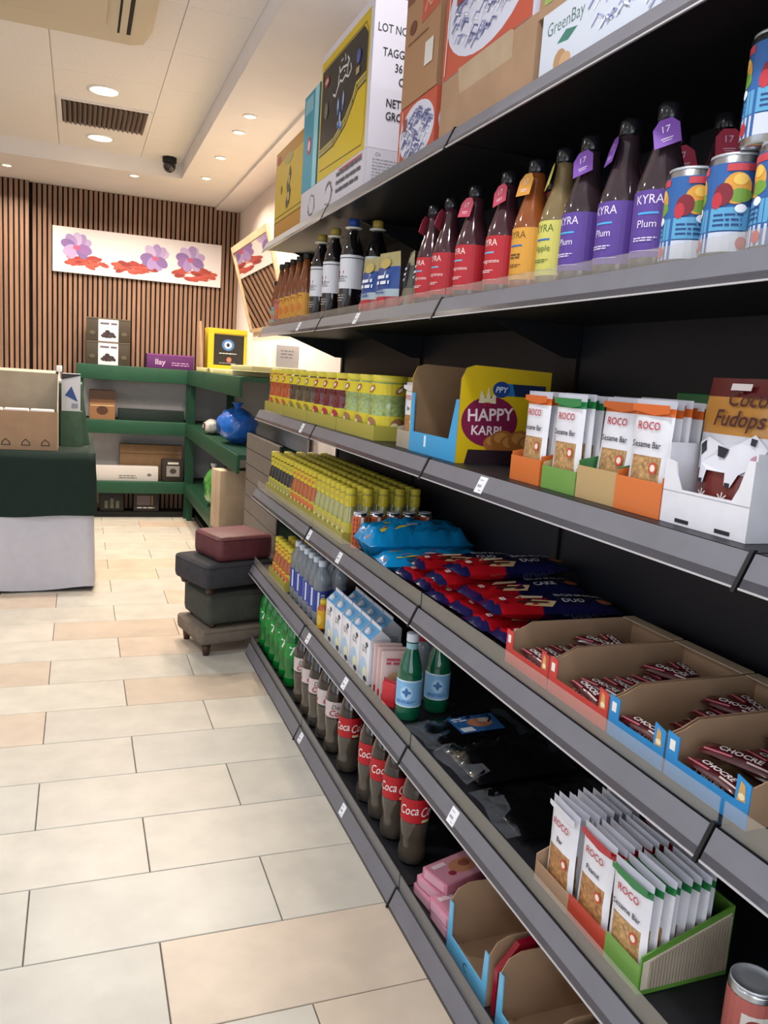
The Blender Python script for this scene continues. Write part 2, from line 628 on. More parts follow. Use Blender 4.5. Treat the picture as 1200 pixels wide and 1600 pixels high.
def downlight(x, y, z, r, kind, label, power, col):
    if kind not in _dl:
        ring = MB().lathe([(r * 1.18, 0), (r * 1.16, -0.006), (r * 0.98, -0.008), (r * 0.95, -0.002)], 'lamp_ring', 24).build('ring')
        lens = MB().lathe([(r * 0.95, -0.0045), (r * 0.9, -0.0055), (r * 0.3, -0.006)], kind, 24).build('lens')
        _dl[kind] = [('ring', ring), ('lens', lens)]
    t = thing('ceiling_downlight', label, 'downlight', (x, y, z), _dl[kind], group='large ceiling downlights' if kind == 'lamp' else 'small soffit downlights')
    a = area_light('lamp_light', (0, 0, -0.012), (0, 0, 0), r * 1.8, 0, power, col, 'DISK', math.radians(150))
    a.parent = t


WH, WN, WM = (1.0, 0.96, 0.94), (0.95, 0.97, 1.0), (1.0, 0.83, 0.66)
downlight(0.134, 5.54, ZC, 0.085, 'lamp', 'large white downlight in front of the slotted ceiling vent', 26, (1.0, .90, .78))
downlight(0.138, 6.68, ZC, 0.085, 'lamp', 'large white downlight between the vent and the slatted wall', 26, (1.0, .88, .74))
for x, y, t in ((-1.9, 5.54, 'left of the vent over the cloth table'), (-1.0, 2.9, 'over the tiled aisle beyond the camera'), (-1.9, 0.6, 'over the open floor by the side window'), (0.134, 0.9, 'over the aisle beside the camera'), (-1.0, -1.5, 'just inside the front window')):  # unseen downlights, added to light the room outside the view
    downlight(x, y, ZC, 0.085, 'lamp', 'unseen large white downlight ' + t, CEIL_W, WN)
for i, y in enumerate((6.91, 6.19, 5.48, 5.11, 2.96, 2.24, 1.52)):  # last three are unseen, added to brighten the top shelf edge
    downlight(0.943, y, ZS, 0.036, 'lamp_warm', 'small warm soffit downlight on the right, %s from the slatted wall' % OR[i], SPOT_W if i < 4 else 4.0, WM if i < 4 else WN)
downlight(0.41, 7.2, ZS, 0.036, 'lamp_warm', 'small warm downlight in the soffit along the slatted wall', SPOT_W, WM)
downlight(-0.55, 7.5, ZS, 0.036, 'lamp_warm', 'small warm downlight at the left end of the back soffit', SPOT_W, WM)

# ceiling vent
m = MB()
for a in ((-.29, .29, -.29, -.265), (-.29, .29, .265, .29), (-.29, -.265, -.265, .265), (.265, .29, -.265, .265)):
    m.box(*a, -0.010, 0, 'ceiling_white')
vp = [('frame', m.build('frame')), ('duct', MB().box(-.265, .265, -.265, .265, -0.002, 0.0, 'vent_dark').build('duct'))]
bl = MB().prism([(-0.009, -0.002), (0.009, -0.02), (0.011, -0.018), (-0.007, 0.0)], 'y', -0.262, 0.262, 'vent_blade').build('blade')
vt = thing('ceiling_vent', 'square slotted air vent with dark louvres in the ceiling', 'vent', (0.15, 6.10, ZC), vp)
for i in range(17):
    o = mesh_obj('blade', bl, vt)
    o.location = (-0.25 + i * 0.0312, 0, -0.001)
# ceiling air conditioner
m = MB()
m.prism([(-.46, 0), (.46, 0), (.42, -.06), (.36, -.075), (-.36, -.075), (-.42, -.06)], 'y', -.46, .46, 'ac_body')
ac = [('body', m.build('body')),
      ('grille', MB().box(-.24, .24, -.24, .24, -.086, -.074, 'ac_body', 0.004).build('grille'))]
for sx in (-1, 1):
    ac.append(('slot', MB().add([(sx * .29, -.33, -.0758), (sx * .29, .33, -.0758), (sx * .35, .33, -.0758), (sx * .35, -.33, -.0758)], [(0, 1, 2, 3)], 'vent_dark').build('slot'), [('flap', MB().box(min(sx * .30, sx * .33), max(sx * .30, sx * .33), -.32, .32, -.084, -.078, 'ac_body').build('flap'))]))
thing('air_conditioner', 'cream cassette air conditioner recessed in the ceiling', 'air conditioner', (-0.13, 4.03, ZC), ac)
# dome camera
thing('security_camera', 'black dome security camera under the ceiling corner', 'camera', (0.66, 6.95, ZC),
      [('mount', MB().lathe([(.055, 0), (.055, -.035), (.05, -.045)], 'black_matte', 20).build('mount')),
       ('dome', MB().lathe([(.05, -.045), (.048, -.075), (.036, -.1), (.015, -.113)], 'glass_dark', 20).build('dome'))])

# framed print of purple flowers and red saffron on the slatted wall
g = G()
g.rect(0, 0, 1.485, 0.39, '#ddd6d8')
rp = random.Random(11)
for cx, cy, mx in ((0.20, 0.23, 0.30), (0.88, 0.21, 0.70), (1.20, 0.23, 1.24)):
    for i in range(26):
        a = rp.random() * 2 * PI
        rr = rp.random() ** 0.5
        g.ell(mx + 0.17 * rr * math.cos(a), 0.10 + 0.055 * rr * math.sin(a), 0.05, 0.02, rp.choice(['#9a3a34', '#a8443a', '#8a2e2c', '#b0503f']), 6, rp.random() - .5)
    for i in range(9):
        g.stroke([(mx - .17 + .34 * rp.random(), 0.06 + .07 * rp.random()), (mx - .19 + .38 * rp.random(), 0.05 + .07 * rp.random())], 0.004, '#c65a48')
    for i in range(9):
        a = 2 * PI * i / 9 + rp.random() * .5
        g.ell(cx + 0.075 * math.cos(a), cy + 0.06 * math.sin(a), 0.062, 0.042, rp.choice(['#9c86bc', '#ab96c2', '#7f649f', '#b8a6cc', '#8c68a4']), 8, a)
    g.ell(cx, cy - .01, 0.03, 0.022, '#b0567a', 8)
pc = [('canvas', MB().box(0, 1.485, 0, 0.03, 0, 0.39, '#d8d2d4').build('canvas'), [('print', gmesh('print', g, plane_map((0, -0.001, 0), (1, 0, 0), (0, 0, 1)), 0.0002))])]
thing('wall_picture', 'long white canvas print of purple flowers and red saffron threads', 'picture', (-0.225, YB - 0.065, 2.195), pc)
# tilted mirror on the right wall
mm = MB().box(0, 0.012, -1.4, 0, 0, 0.72, 'beige_frame').build('mirror_backing')
mg = MB().box(-0.002, 0, -1.36, -0.035, 0.03, 0.67, 'mirror').build('mirror_glass')
mf = MB()
mf.box(-0.012, 0, -1.4, 0, 0.67, 0.72, 'beige_frame').box(-0.012, 0, -1.4, 0, 0, 0.03, 'beige_frame').box(-0.012, 0, -0.035, 0, 0.03, 0.67, 'beige_frame').box(-0.012, 0, -1.4, -1.36, 0.03, 0.67, 'beige_frame')
thing('wall_mirror', 'beige framed mirror tilting out from the right wall', 'mirror', (1.412, 7.2, 1.765), [('backing', mm), ('glass', mg), ('frame', mf.build('frame'))], ry=-0.275)

# ================================================================== SHELVING
SH = [2.0, 1.606, 1.210, 0.820, 0.429]
ST = [z + 0.046 for z in SH]        # board tops
S1, S2, S3, S4, S5 = ST
SB = 0.058
BAY = [-0.27, 0.80, 1.87, 2.94, 4.01]
BL = 1.07 - 0.003
def strip_mesh(z):
    m = MB().prism([(0.8165, z + .012), (0.8205, z + .010), (0.8365, z + 0.043), (0.8325, z + 0.046)], 'y', 0.002, BL, 'ticket_strip')
    return m


strip = strip_mesh(0).build('ticket_strip')
flange = MB().prism([(0.811, -.001), (0.815, -0.002), (0.8205, .0105), (0.8165, .0125)], 'y', 0.002, BL, 'strip_flange').build('clear_flange')
fedge = MB().box(0.8095, 0.8125, .002, BL, -.0022, .0005, 'strip_edge').build('flange_edge')
riser = MB().box(0.8395, 0.8415, 0.004, BL - .002, 0.046, 0.086, 'riser').build('front_riser')
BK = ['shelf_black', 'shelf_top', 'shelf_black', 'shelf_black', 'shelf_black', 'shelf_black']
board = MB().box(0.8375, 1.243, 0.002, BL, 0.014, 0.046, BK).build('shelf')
brk = MB().prism([(0.95, 0.018), (1.24, 0.018), (1.24, -0.07), (1.20, -0.07)], 'y', 0.004, 0.010, 'shelf_black').build('bracket')
back = [MB().box(1.245, 1.26, 0.003, BL, a, b, 'shelf_back').build('back_panel') for a, b in ((0.05, 0.434), (0.437, 0.90), (0.903, 1.30), (1.303, 1.70), (1.703, 2.10))]
post = MB().box(1.236, 1.262, 0.0, 0.026, 0, 2.12, 'shelf_black').build('upright')
clip = MB().prism([(0.806, -0.006), (0.813, -0.006), (0.839, 0.050), (0.832, 0.050)], 'y', 0.0, 0.007, 'black_matte').build('joint_clip')
bstrip = MB().prism([(0.812, 0.012), (0.816, 0.010), (0.8365, 0.055), (0.8325, 0.058)], 'y', 0.002, BL, 'ticket_strip').build('ticket_strip')
briser = MB().box(0.8395, 0.8425, 0.004, BL - .002, 0.050, 0.098, 'base_riser').build('front_riser')
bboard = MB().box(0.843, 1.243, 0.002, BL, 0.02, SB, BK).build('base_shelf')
kick = MB().box(0.812, 0.83, 0.002, BL, 0, 0.012, 'kick_plate').build('kick_plate')
BN = ['nearest bay of the dark shelving, cut off by the frame', 'shelving bay holding the fruit bars and chocolate trays', 'middle shelving bay holding the red juices and cake packets', 'farthest shelving bay beside the stacked stools']
for i in range(4):
    t = thing('shelving_bay', 'dark metal ' + BN[i] if i == 0 else 'dark metal ' + BN[i], 'shelving', (0, BAY[i], 0), [('upright', post), ('kick_plate', kick)] + [('back_panel', b) for b in back], group='shelving bays along the right wall')
    if i == 3:
        o = mesh_obj('upright', post, t)
        o.location = (0, 1.041, 0)
    if i == 3:
        t.scale = (1, .962, 1)
    for z in SH:
        s_ = mesh_obj('shelf', board, t)
        s_.location = (0, 0, z)
        mesh_obj('ticket_strip', strip, s_)
        mesh_obj('clear_flange', flange, s_)
        mesh_obj('flange_edge', fedge, s_)
        if z < 1.9 and abs(z - 1.21) > .01:
            q = mesh_obj('front_riser', riser, s_)
            if z > 1.5:
                q.scale = (1, 1, .66)
                q.location = (0, 0, .0157)
        mesh_obj('joint_clip', clip, s_)
        mesh_obj('bracket', brk, s_)
        if i == 3:
            q = mesh_obj('bracket', brk, s_)
            q.location = (0, 1.04, 0)
    s_ = mesh_obj('base_shelf', bboard, t)
    mesh_obj('ticket_strip', bstrip, s_)
    mesh_obj('front_riser', briser, s_)
    q = mesh_obj('joint_clip', clip, s_)
    q.location = (0, 0, 0.008)

# price tickets clipped to the strips
g = G()
g.rect(-.017, 0, .017, .038, 'ticket').rect(-.012, .028, .004, .031, '#b4b5bc').rect(-.012, .013, .006, .019, '#9a9ca4').rect(.0, .005, .012, .0075, '#b4b5bc')
tk = g.onto(MB().box(-.017, .017, 0, 0.0012, 0, .038, 'ticket'), front_map(0), 0.0003).build('price_ticket')
TILT = math.atan2(0.016, 0.034)
for shn, zb, ys in (('bottle', 1.606, (3.23, 2.50)), ('snack bar', 1.210, (3.10, 1.56)), ('cake packet', 0.820, (2.91, 2.53)), ('milk carton', 0.429, (2.85, 2.39, 1.555)), ('cola bottle', 0.012, (2.88, 2.33))):
    for j, y in enumerate(ys):
        if len(ys) == 3:
            where = ('at the milk cartons\' far end', 'below the milk cartons', 'below the black film packs')[j]
        else:
            where = ('farther', 'nearer')[j] + ' of two on that strip'
        a = TILT
        solo('price_ticket', tk, 'white price ticket on the %s shelf edge, %s' % (shn, where), 'price tag', (0.8135, y, zb + 0.008), AIS, 'white price tickets on shelf edges', rx=-a)
# ================================================================== PRODUCTS ON SHELF 2
S2 += .001
def lab_mesh(name, r, g):
    return gmesh(name, g, cyl_map(r))


def tag_mesh(col):
    g = G()
    g.text('17', 0, -0.024, 0.017, '#e9dcee').rect(-.010, -.036, .010, -.0345, '#e9dcee').rect(-.008, -.040, .008, -.0388, '#e9dcee')
    m = MB().prism([(-.022, -.048), (.022, -.048), (.022, -.014), (.010, 0), (-.010, 0), (-.022, -.014)], 'y', -.0006, .0006, col)
    g.onto(m, plane_map((0, -.0007, 0), (1, 0, 0), (0, 0, 1)), 0.0002)
    return m


def kyra(glass, labc, tagc, flavour, txtc, bar):
    prof = [(.036, 0), (.041, .004), (.0425, .02), (.0425, .135), (.040, .150), (.032, .178), (.0235, .205), (.019, .235), (.018, .252)]
    body = MB().lathe(prof, glass, 22).build('bottle_body')
    cap = MB().lathe([(.0195, .250), (.0205, .254), (.0205, .274), (.018, .278)], 'g#15141a', 18).build('cap')
    g = G()
    R_ = .0428
    g.rect(-PI * R_ * .8, .026, PI * R_ * .8, .134, labc, 26)
    g.text('KYRA', 0, .112, .021, txtc, sx=0.95).rect(-.018, .095, .018, .0985, bar, 6)
    if flavour:
        g.text(flavour, 0, .074, .0175 if len(flavour) < 6 else .0125, txtc)
    else:
        g.lines(-.014, .016, .076, .006, 2, .004, txtc, 1)
    g.lines(-.022, .022, .056, .004, 2, .002, txtc, 3)
    g.rect(-.03, .036, .03, .0367, txtc, 8)
    return [('bottle_body', body), ('cap', cap), ('label', lab_mesh('label', R_, g))], tagc


KY = {'red': kyra('glass_red', '#b8242f', '#c5455c', 'Pomegranate', '#f0dcd8', '#6fb4d8'),
      'orange': kyra('glass_apricot', '#d79a3a', '#d9983a', None, '#6a4420', '#2a66b0'),
      'yellow': kyra('glass_apple', '#cfc765', '#cfc45a', 'Apple', '#4c6a2c', '#2a66b0'),
      'plum': kyra('glass_plum', '#5b3f93', '#7a4aa8', 'Plum', '#e6dcf2', '#4aa6e0')}
_tg = {k: tag_mesh(v[1]).build('neck_tag') for k, v in KY.items()}


def kyra_bottle(k, x, y, z, rz, label, tagr):
    t = thing('juice_bottle', label, 'bottle', (x, y, z), KY[k][0], rz, 'fruit juice bottles with neck tags')
    o = mesh_obj('neck_tag', _tg[k], t)
    a = tagr
    o.location = (.024 * math.sin(a), -.024 * math.cos(a), .248)
    o.rotation_euler = (math.radians(-14), math.radians(random.uniform(-16, 16)), a)


z = S2
for i, (x, y) in enumerate(((.925, 2.165), (.925, 2.055), (.92, 1.90), (.92, 1.735))):
    kyra_bottle('red', x, y, z, -1.45, '%s red pomegranate juice bottle from the foil pouches' % OR[i], (-.9, -.9, 0.15, 0.1)[i])
kyra_bottle('orange', .92, 1.612, z, -1.4, 'orange-labelled juice bottle with an orange neck tag', 0.0)
kyra_bottle('yellow', .925, 1.51, z, -1.4, 'yellow-labelled apple juice bottle with a yellow neck tag', -.55)
for i, (x, y) in enumerate(((.92, 1.415), (.92, 1.295), (.92, 1.19))):
    kyra_bottle('plum', x, y, z, (-1.4, -1.4, -1.1)[i], ('plum juice bottle with purple label next to the yellow one', 'middle plum juice bottle of the three purple ones', 'plum juice bottle with purple label next to the fruit cans')[i], (.2, -.5, .15)[i])
for i, (k, x, y, n) in enumerate((('red', 1.03, 1.18, 'pomegranate juice bottle hidden behind the nearest plum bottle'), ('red', 1.03, 1.30, 'pomegranate juice bottle hidden behind the middle plum bottle'), ('red', 1.03, 1.73, 'pomegranate juice bottle behind the front row of red ones'))):
    kyra_bottle(k, x, y, z, -1.1, n, 0.6)

# fruit cocktail cans
R_ = .0425
g = G()
g.rect(-PI * R_, .012, PI * R_, .136, '#2a5c9c', 30)
for a in (-.07, .0, .07):
    g.rect(a - .030, .012, a + .034, .040, '#c9cfdd', 6).rect(a - .030, .042, a + .034, .074, '#5a9fc8', 6)
    g.ell(a + .004, .100, .020, .022, '#d99a3c', 10).ell(a + .010, .090, .016, .010, '#6f9a3a', 8).ell(a - .014, .092, .014, .016, '#7c1f2c', 8).ell(a - .022, .084, .008, .012, '#b8303c', 6).ell(a + .008, .112, .010, .008, '#e8c05c', 8).rect(a - .012, .124, a + .026, .134, '#c2424a', 4)
    g.ell(a + .012, .072, .008, .006, '#e8f0fa', 8).lines(a - .024, a + .024, .062, .007, 3, .003, '#1c3f7a', 5).ell(a + .018, .024, .008, .009, '#b8303c', 6)
canp = [('can_body', MB().lathe([(.039, 0), (.0422, .004), (.0422, .144), (.039, .148)], 'steel', 28).build('can_body')),
        ('label', lab_mesh('label', R_, g)),
        ('lid', MB().lathe([(.040, .146), (.040, .1505), (.037, .1505), (.036, .148)], 'lid_steel', 28).build('lid'))]
for x, y, dz, rz, n in ((.91, 1.098, 0, -.6, 'blue fruit cocktail can beside the plum juice'), (.91, 1.006, 0, -.8, 'blue fruit cocktail can second from the plum juice'), (.915, .914, 0, -.4, 'blue fruit cocktail can under the stacked one'), (.915, .955, .1515, -.7, 'blue fruit cocktail can stacked on top of two others')):
    thing('fruit_can', n, 'can', (x, y, S2 + dz), canp, rz, 'fruit cocktail cans')

# dark syrup bottles with white labels and gold caps
def syrup(capc):
    body = MB().lathe([(.037, 0), (.041, .006), (.041, .215), (.036, .245), (.024, .275), (.0165, .30), (.0165, .315)], 'glass_dark', 20).build('bottle_body')
    cap = MB().lathe([(.0195, .312), (.0195, .338), (.017, .341)], capc, 16).build('cap')
    ring = MB().lathe([(.016, .306), (.030, .309), (.030, .312), (.016, .312)], '#d8d4ca', 16).build('carry_ring')
    g = G()
    r = .0413
    g.rect(-PI * r * .85, .10, PI * r * .85, .215, '#d6d6dc', 24).rect(-PI * r * .85, .203, PI * r * .85, .206, '#2a2a30', 24)
    g.lines(-.018, .014, .152, .014, 2, .009, '#8e2630', 6).ell(-.026, .150, .010, .022, '#7c1c28', 8).lines(-.02, .025, .138, .007, 3, .003, '#6b6b78', 4)
    g.lines(-.02, .02, .075, .009, 3, .004, '#9a9694', 8)
    return [('bottle_body', body), ('label', lab_mesh('label', r, g)), ('cap', cap), ('carry_ring', ring)]


sy = {'#a88f38': syrup('#a88f38'), '#1f3f8c': syrup('#1f3f8c')}
for i, (x, y, c) in enumerate(((.905, 3.24, '#a88f38'), (.905, 3.06, '#a88f38'), (.905, 2.84, '#1f3f8c'), (.985, 2.81, '#a88f38'))):
    thing('syrup_bottle', ('dark syrup bottle with white label next to the orange juices', 'dark syrup bottle with gold cap second from the orange juices', 'dark syrup bottle with a blue cap and white label', 'dark syrup bottle with gold cap behind the blue pouches')[i], 'bottle', (x, y, S2), sy[c], -1.2, 'dark syrup bottles with white labels')

# small orange nectar bottles at the far end
def nectar(bc, lc):
    body = MB().lathe([(.030, 0), (.034, .005), (.034, .16), (.030, .19), (.019, .235), (.016, .27)], bc, 16).build('bottle_body')
    cap = MB().lathe([(.0175, .268), (.0175, .290), (.015, .293)], '#1d1a18', 14).build('cap')
    g = G()
    r = .0343
    g.rect(-PI * r, .035, PI * r, .13, lc, 22).ell(0, .07, .016, .02, '#c8752a', 8).lines(-.02, .02, .115, .008, 2, .004, '#7a3a18', 4)
    return [('bottle_body', body), ('label', lab_mesh('label', r, g)), ('cap', cap)]


n1, n2 = nectar('juice_brown', '#cf9436'), nectar('juice_brown', '#bd6a62')
for i, (x, y) in enumerate(((.90, 3.785), (.90, 3.675), (.90, 3.56), (.90, 3.44), (.99, 3.75), (.99, 3.60))):
    thing('nectar_bottle', ('%s orange nectar bottle with amber label from the shelf end' % OR[i + 1]) if i < 4 else 'orange nectar bottle in the second row, %s one' % ('farther', 'nearer')[i - 4], 'bottle', (x, y, S2), n1, -1.2, 'orange nectar bottles')
thing('nectar_bottle', 'orange nectar bottle with a pink label at the shelf end', 'bottle', (.90, 3.885, S2), n2, -1.2, 'orange nectar bottles')
thing('nectar_bottle', 'slim bottle with pale turquoise label at the shelf tip', 'bottle', (.885, 3.945, S2), nectar('juice_brown', '#6fb0bc'), -1.2, sc=(.6, .6, .75))

# stand-up foil pouches
def pouch(front, back, w_, h_, deco, seed):
    m = MB()
    nx, nz = 8, 8
    for s in (-1, 1):
        vs, fs, ks = [], [], []
        rr = random.Random(seed)
        for j in range(nz + 1):
            for i in range(nx + 1):
                u, v = -1 + 2 * i / nx, j / nz
                th = .030 * (1 - v) ** .7 * (1 - abs(u) ** 3) + .0008
                wd = w_ / 2 * (1 - .10 * max(0, v - .75) * 4 * (1 if v > .75 else 0))
                vs.append((u * wd, s * (th + (rr.random() - .5) * .004 * (1 - abs(u)) * (0 < j < nz)), v * h_))
        for j in range(nz):
            for i in range(nx):
                q = (j * (nx + 1) + i, j * (nx + 1) + i + 1, (j + 1) * (nx + 1) + i + 1, (j + 1) * (nx + 1) + i)
                fs.append(q if s < 0 else q[::-1])
                ks.append(front(-1 + 2 * (i + .5) / nx, (j + .5) / nz) if s < 0 else back)
        m.add(vs, fs, ks, True)
    g = G()
    deco(g)
    P = gmesh('print', g, lambda a, b, h: (a, -(.030 * (1 - b / h_) ** .7 * (1 - min(1, abs(a) / (w_ / 2)) ** 3) + .0045 + h), b), .0004)
    return [('pouch_body', m.build('pouch_body')), ('print', P)]


def fr_blue(u, v):
    return 'g#a59a6a' if v > .72 else 'g#2b4a8c' if v > .42 else 'g#a9b8c0' if v > .24 else 'g#a4484e'


def dec1(g):
    g.lines(-.035, .035, .100, .018, 2, .010, '#e3e8f2', 12).ell(0, .145, .026, .016, '#b8a25c', 8).ell(-.02, .025, .014, .012, '#c02f3c', 8).ell(.014, .03, .016, .013, '#b8242f', 8).lines(-.03, .03, .062, .008, 2, .004, '#2a4a90', 2)


pb = pouch(fr_blue, 'g#8a8468', .125, .18, dec1, 1)


def fr_dark(u, v):
    return 'g#8f866a' if v > .80 else 'g#4d4a40' if v > .35 else 'g#7c6f5a'


pd = pouch(fr_dark, 'g#4f4b42', .066, .175, lambda g: g.rect(-.02, .07, .02, .14, '#20263c').lines(-.014, .014, .12, .016, 3, .007, '#e3e8f2', 3).ell(.0, .03, .02, .014, '#a8343a', 8), 2)
for i, (y, p, n, rz) in enumerate(((2.575, pb, 'blue and gold stand-up pouch in front of the syrup bottle', AIS + .22), (2.425, pb, 'blue and gold stand-up pouch nearer the dark pouches', AIS + .22), (2.325, pd, 'dark foil stand-up pouch beside the blue pouches', AIS - .15), (2.248, pd, 'dark foil stand-up pouch beside the red juices', AIS - .15))):
    thing('foil_pouch', n, 'pouch', (.896 if i < 2 else .93, y, S2), p, rz, 'stand-up foil pouches')

# ================================================================== SHELF 3
def jar_model(content, logo):
    body = MB().lathe([(.054, 0), (.060, .005), (.061, .016), (.061, .085), (.059, .09), (.059, .125), (.061, .130), (.061, .172), (.056, .180)], content, 22).build('jar_body')
    lid = MB().lathe([(.056, .178), (.0575, .181), (.0575, .197), (.054, .200)], 'yellow_lid', 22).build('lid')
    g = G()
    r = .0614
    g.rect(-PI * r, .018, PI * r, .074, '#cdbb28', 26)
    gu = G().rect(-PI * r, .139, PI * r, .174, '#cfba25', 26)
    for q in (-.11, -.01, .09):
        gu.ell(q, .156, .018, .010, logo, 8, .6).ell(q, .156, .010, .005, '#e8dfd0', 6, .6)
        g.ell(q, .048, .026, .020, logo, 8).ell(q - .012, .040, .014, .014, '#d9d2a0', 6).ell(q + .022, .036, .010, .012, '#7c8a2c', 6)
    return [('jar_body', body), ('label', lab_mesh('label', r, g)), ('neck_label', lab_mesh('neck_label', r, gu)), ('lid', lid)]


jm = {'orange': jar_model('jar_orange', '#b8542a'), 'brown': jar_model('jar_brown', '#8a7a2a'), 'red': jar_model('jar_red', '#a82a38'), 'green': jar_model('jar_green', '#9a6a4a')}
jn = {'orange': 'orange preserve', 'brown': 'brown-green pickle', 'red': 'dark red jam', 'green': 'pale green pickle'}
ys = []
yy = 3.895
cnt = {}
for i in range(12):
    c = 'orange' if i < 3 else 'brown' if i < 6 else 'red' if i < 9 else 'green'
    ys.append((yy, c))
    yy -= 0.1295 + (0.012 if i in (2, 5, 8) else 0)
edges = {}
for y, c in ys:
    cnt[c] = cnt.get(c, 0) + 1
    e = edges.setdefault(c, [y, y])
    e[1] = y
    thing('preserve_jar', 'yellow-lidded jar of %s, %s of its colour from the shelf end' % (jn[c], OR[cnt[c] - 1]), 'jar', (.926, y, S3 + .003), jm[c], -1.25, 'yellow-lidded jars in the front row')
    thing('preserve_jar', 'yellow-lidded jar of %s in the second row, %s of its colour' % (jn[c], OR[cnt[c] - 1]), 'jar', (1.0545, y, S3 + .003), jm[c], -1.25, 'yellow-lidded jars of %s behind the front row' % jn[c])
for c, (ya, yb) in edges.items():
    a, b = yb - .0675, ya + .0675
    m = MB()
    m.box(.857, .859, a, b, 0, .046, 'tray_film').box(1.121, 1.123, a, b, 0, .05, 'tray_film').box(.859, 1.121, a, a + .002, 0, .046, 'tray_film').box(.859, 1.121, b - .002, b, 0, .046, 'tray_film').box(.859, 1.121, a + .002, b - .002, 0, .002, 'card_pale')
    solo('jar_tray', m.build('jar_tray'), 'low yellow film tray around the jars of %s' % jn[c], 'tray', (0, 0, S3 + .0005), 0, 'film trays of jars')


# upright snack packets (sesame bars)
def packet(top, win, name1, name2, w_=.098, h_=.185, t_=.017, tilt=0):
    m = MB()
    def kf(u, v, tp):
        # u along the height (x before turning), v across
        if u > .90:
            return 'pack_side'
        if u > .76:
            return top if (v > -.3 or u < .83) else 'pack_white'
        if u > -.05:
            return 'pack_white'
        if u > -.80 and abs(v) < .86:
            return win
        return 'pack_white'
    m.pillow(h_, w_, t_, kf, 14, 8, .10, .10, 5)
    # lie -> stand: x->z, z->-y
    M = Matrix(((0, -1, 0, 0), (0, 0, -1, t_ / 2), (1, 0, 0, h_ / 2), (0, 0, 0, 1)))
    m.xf(M)
    g = G()
    yf = -t_ / 2 - .0012
    g.text(name1, 0, h_ * .735, .0185, '#b8323a', bold=.01).text(name2, 0, h_ * .575, .0148, '#2a2a38', bold=.012)
    g.ell(.022, h_ * .40, .010, .010, '#c24a3a', 8).ell(.022, h_ * .40, .006, .006, '#e8dccc', 8)
    g.poly([(-.045, h_ * .955), (.045, h_ * .955), (.045, h_ * .885), (.01, h_ * .86), (-.045, h_ * .90)], top)
    g.lines(-.02, .02, h_ * .14, .006, 2, .003, '#e9e2d4', 4)
    return [('wrapper', m.build('wrapper')), ('print', gmesh('print', g, front_map(yf), .0002))]


pk = {'orange': packet('g#c8622a', 'seeds', 'ROCO', 'Sesame Bar'), 'green': packet('g#2a7a44', 'seeds', 'ROCO', 'Sesame Bar'), 'red': packet('g#b0202c', 'nuts', 'ROCO', 'Peanut'), 'white': packet('g#d4d4dc', 'nuts', 'ROCO', 'Bar')}


def bar_box(col, side, w_, d_, h0, h1, label, loc, rz=AIS):
    """open display carton: low front h0, sides rising to h1 at the back; local front -Y"""
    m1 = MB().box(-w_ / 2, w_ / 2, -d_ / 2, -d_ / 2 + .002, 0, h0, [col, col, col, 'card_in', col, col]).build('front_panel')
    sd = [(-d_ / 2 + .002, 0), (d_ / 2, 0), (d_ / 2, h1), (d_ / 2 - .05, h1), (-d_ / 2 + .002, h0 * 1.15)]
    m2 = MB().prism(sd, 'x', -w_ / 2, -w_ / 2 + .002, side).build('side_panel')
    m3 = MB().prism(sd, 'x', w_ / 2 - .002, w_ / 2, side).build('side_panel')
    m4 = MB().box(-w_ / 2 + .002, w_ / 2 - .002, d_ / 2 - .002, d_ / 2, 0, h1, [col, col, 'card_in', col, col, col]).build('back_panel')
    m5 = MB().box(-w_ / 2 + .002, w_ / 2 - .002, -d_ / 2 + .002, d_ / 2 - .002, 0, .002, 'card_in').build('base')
    return thing('display_carton', label, 'carton', loc, [('front_panel', m1), ('side_panel', m2), ('side_panel', m3), ('back_panel', m4), ('base', m5)], rz)


def bars(kind, n, x0, y, z, where, dx=.0185, rz=AIS, lean=0.0, jit=.004):
    for i in range(n):
        lab = ('front %s %s' % (kind_name[kind], where)) if i == 0 else '%s %s from the front %s' % (OR[i], kind_name[kind], where)
        thing('snack_bar', lab, 'snack bar', (x0 + i * dx, y + random.uniform(-jit, jit), z + abs(random.gauss(0, .002))), pk[kind], rz + random.uniform(-.05, .05), 'snack bar packets ' + where, rx=lean + random.uniform(-.02, .02))


kind_name = {'orange': 'white and orange sesame bar', 'green': 'white and green sesame bar', 'red': 'white and red peanut bar', 'white': 'white and silver nut bar'}
z = S3 + .0025
# packet box beside the jars
bar_box('card_grey', 'card_grey', .113, .20, .05, .09, 'small grey carton of snack bars beside the jars', (.975, 2.158, S3 + .0005))
bars('white', 5, .893, 2.158, z, 'beside the jars')
# blue and yellow croissant display box
m = []
yN, yF = -.155, .155
pan = [(0, 0), (.25, 0), (.25, .235), (.035, .24), (.012, .232), (0, .205)]
g = G()
g.ell(.085, .105, .078, .062, '#7a1640', 14)
g.text('HAPPY', .088, .108, .042, '#ecd9dc', bold=.02, rot=.06).text('KARPI', .078, .072, .032, '#ecd9dc', bold=.02)
g.poly([(.05, .150), (.055, .182), (.068, .160), (.075, .192), (.083, .160), (.095, .182), (.098, .150)], '#d9cfa8')
g.text('ETI', .075, .142, .014, '#b8242f', bold=.02)
g.rect(.105, .170, .235, .200, '#1f6fa8').ell(.110, .185, .024, .020, '#1d3c80', 10).text('PPY', .110, .178, .020, '#e3ecf6', bold=.01, shear=.2).poly([(.150, .170), (.235, .170), (.235, .200), (.140, .200)], '#14244a')
for cx, cy, rr in ((.10, .052, .028), (.125, .060, .034), (.150, .050, .034), (.175, .06, .036), (.200, .05, .034)):
    g.ell(cx, cy, rr, rr * .75, '#a8682c', 9).ell(cx - .004, cy + .006, rr * .6, rr * .4, '#c98c48', 8)
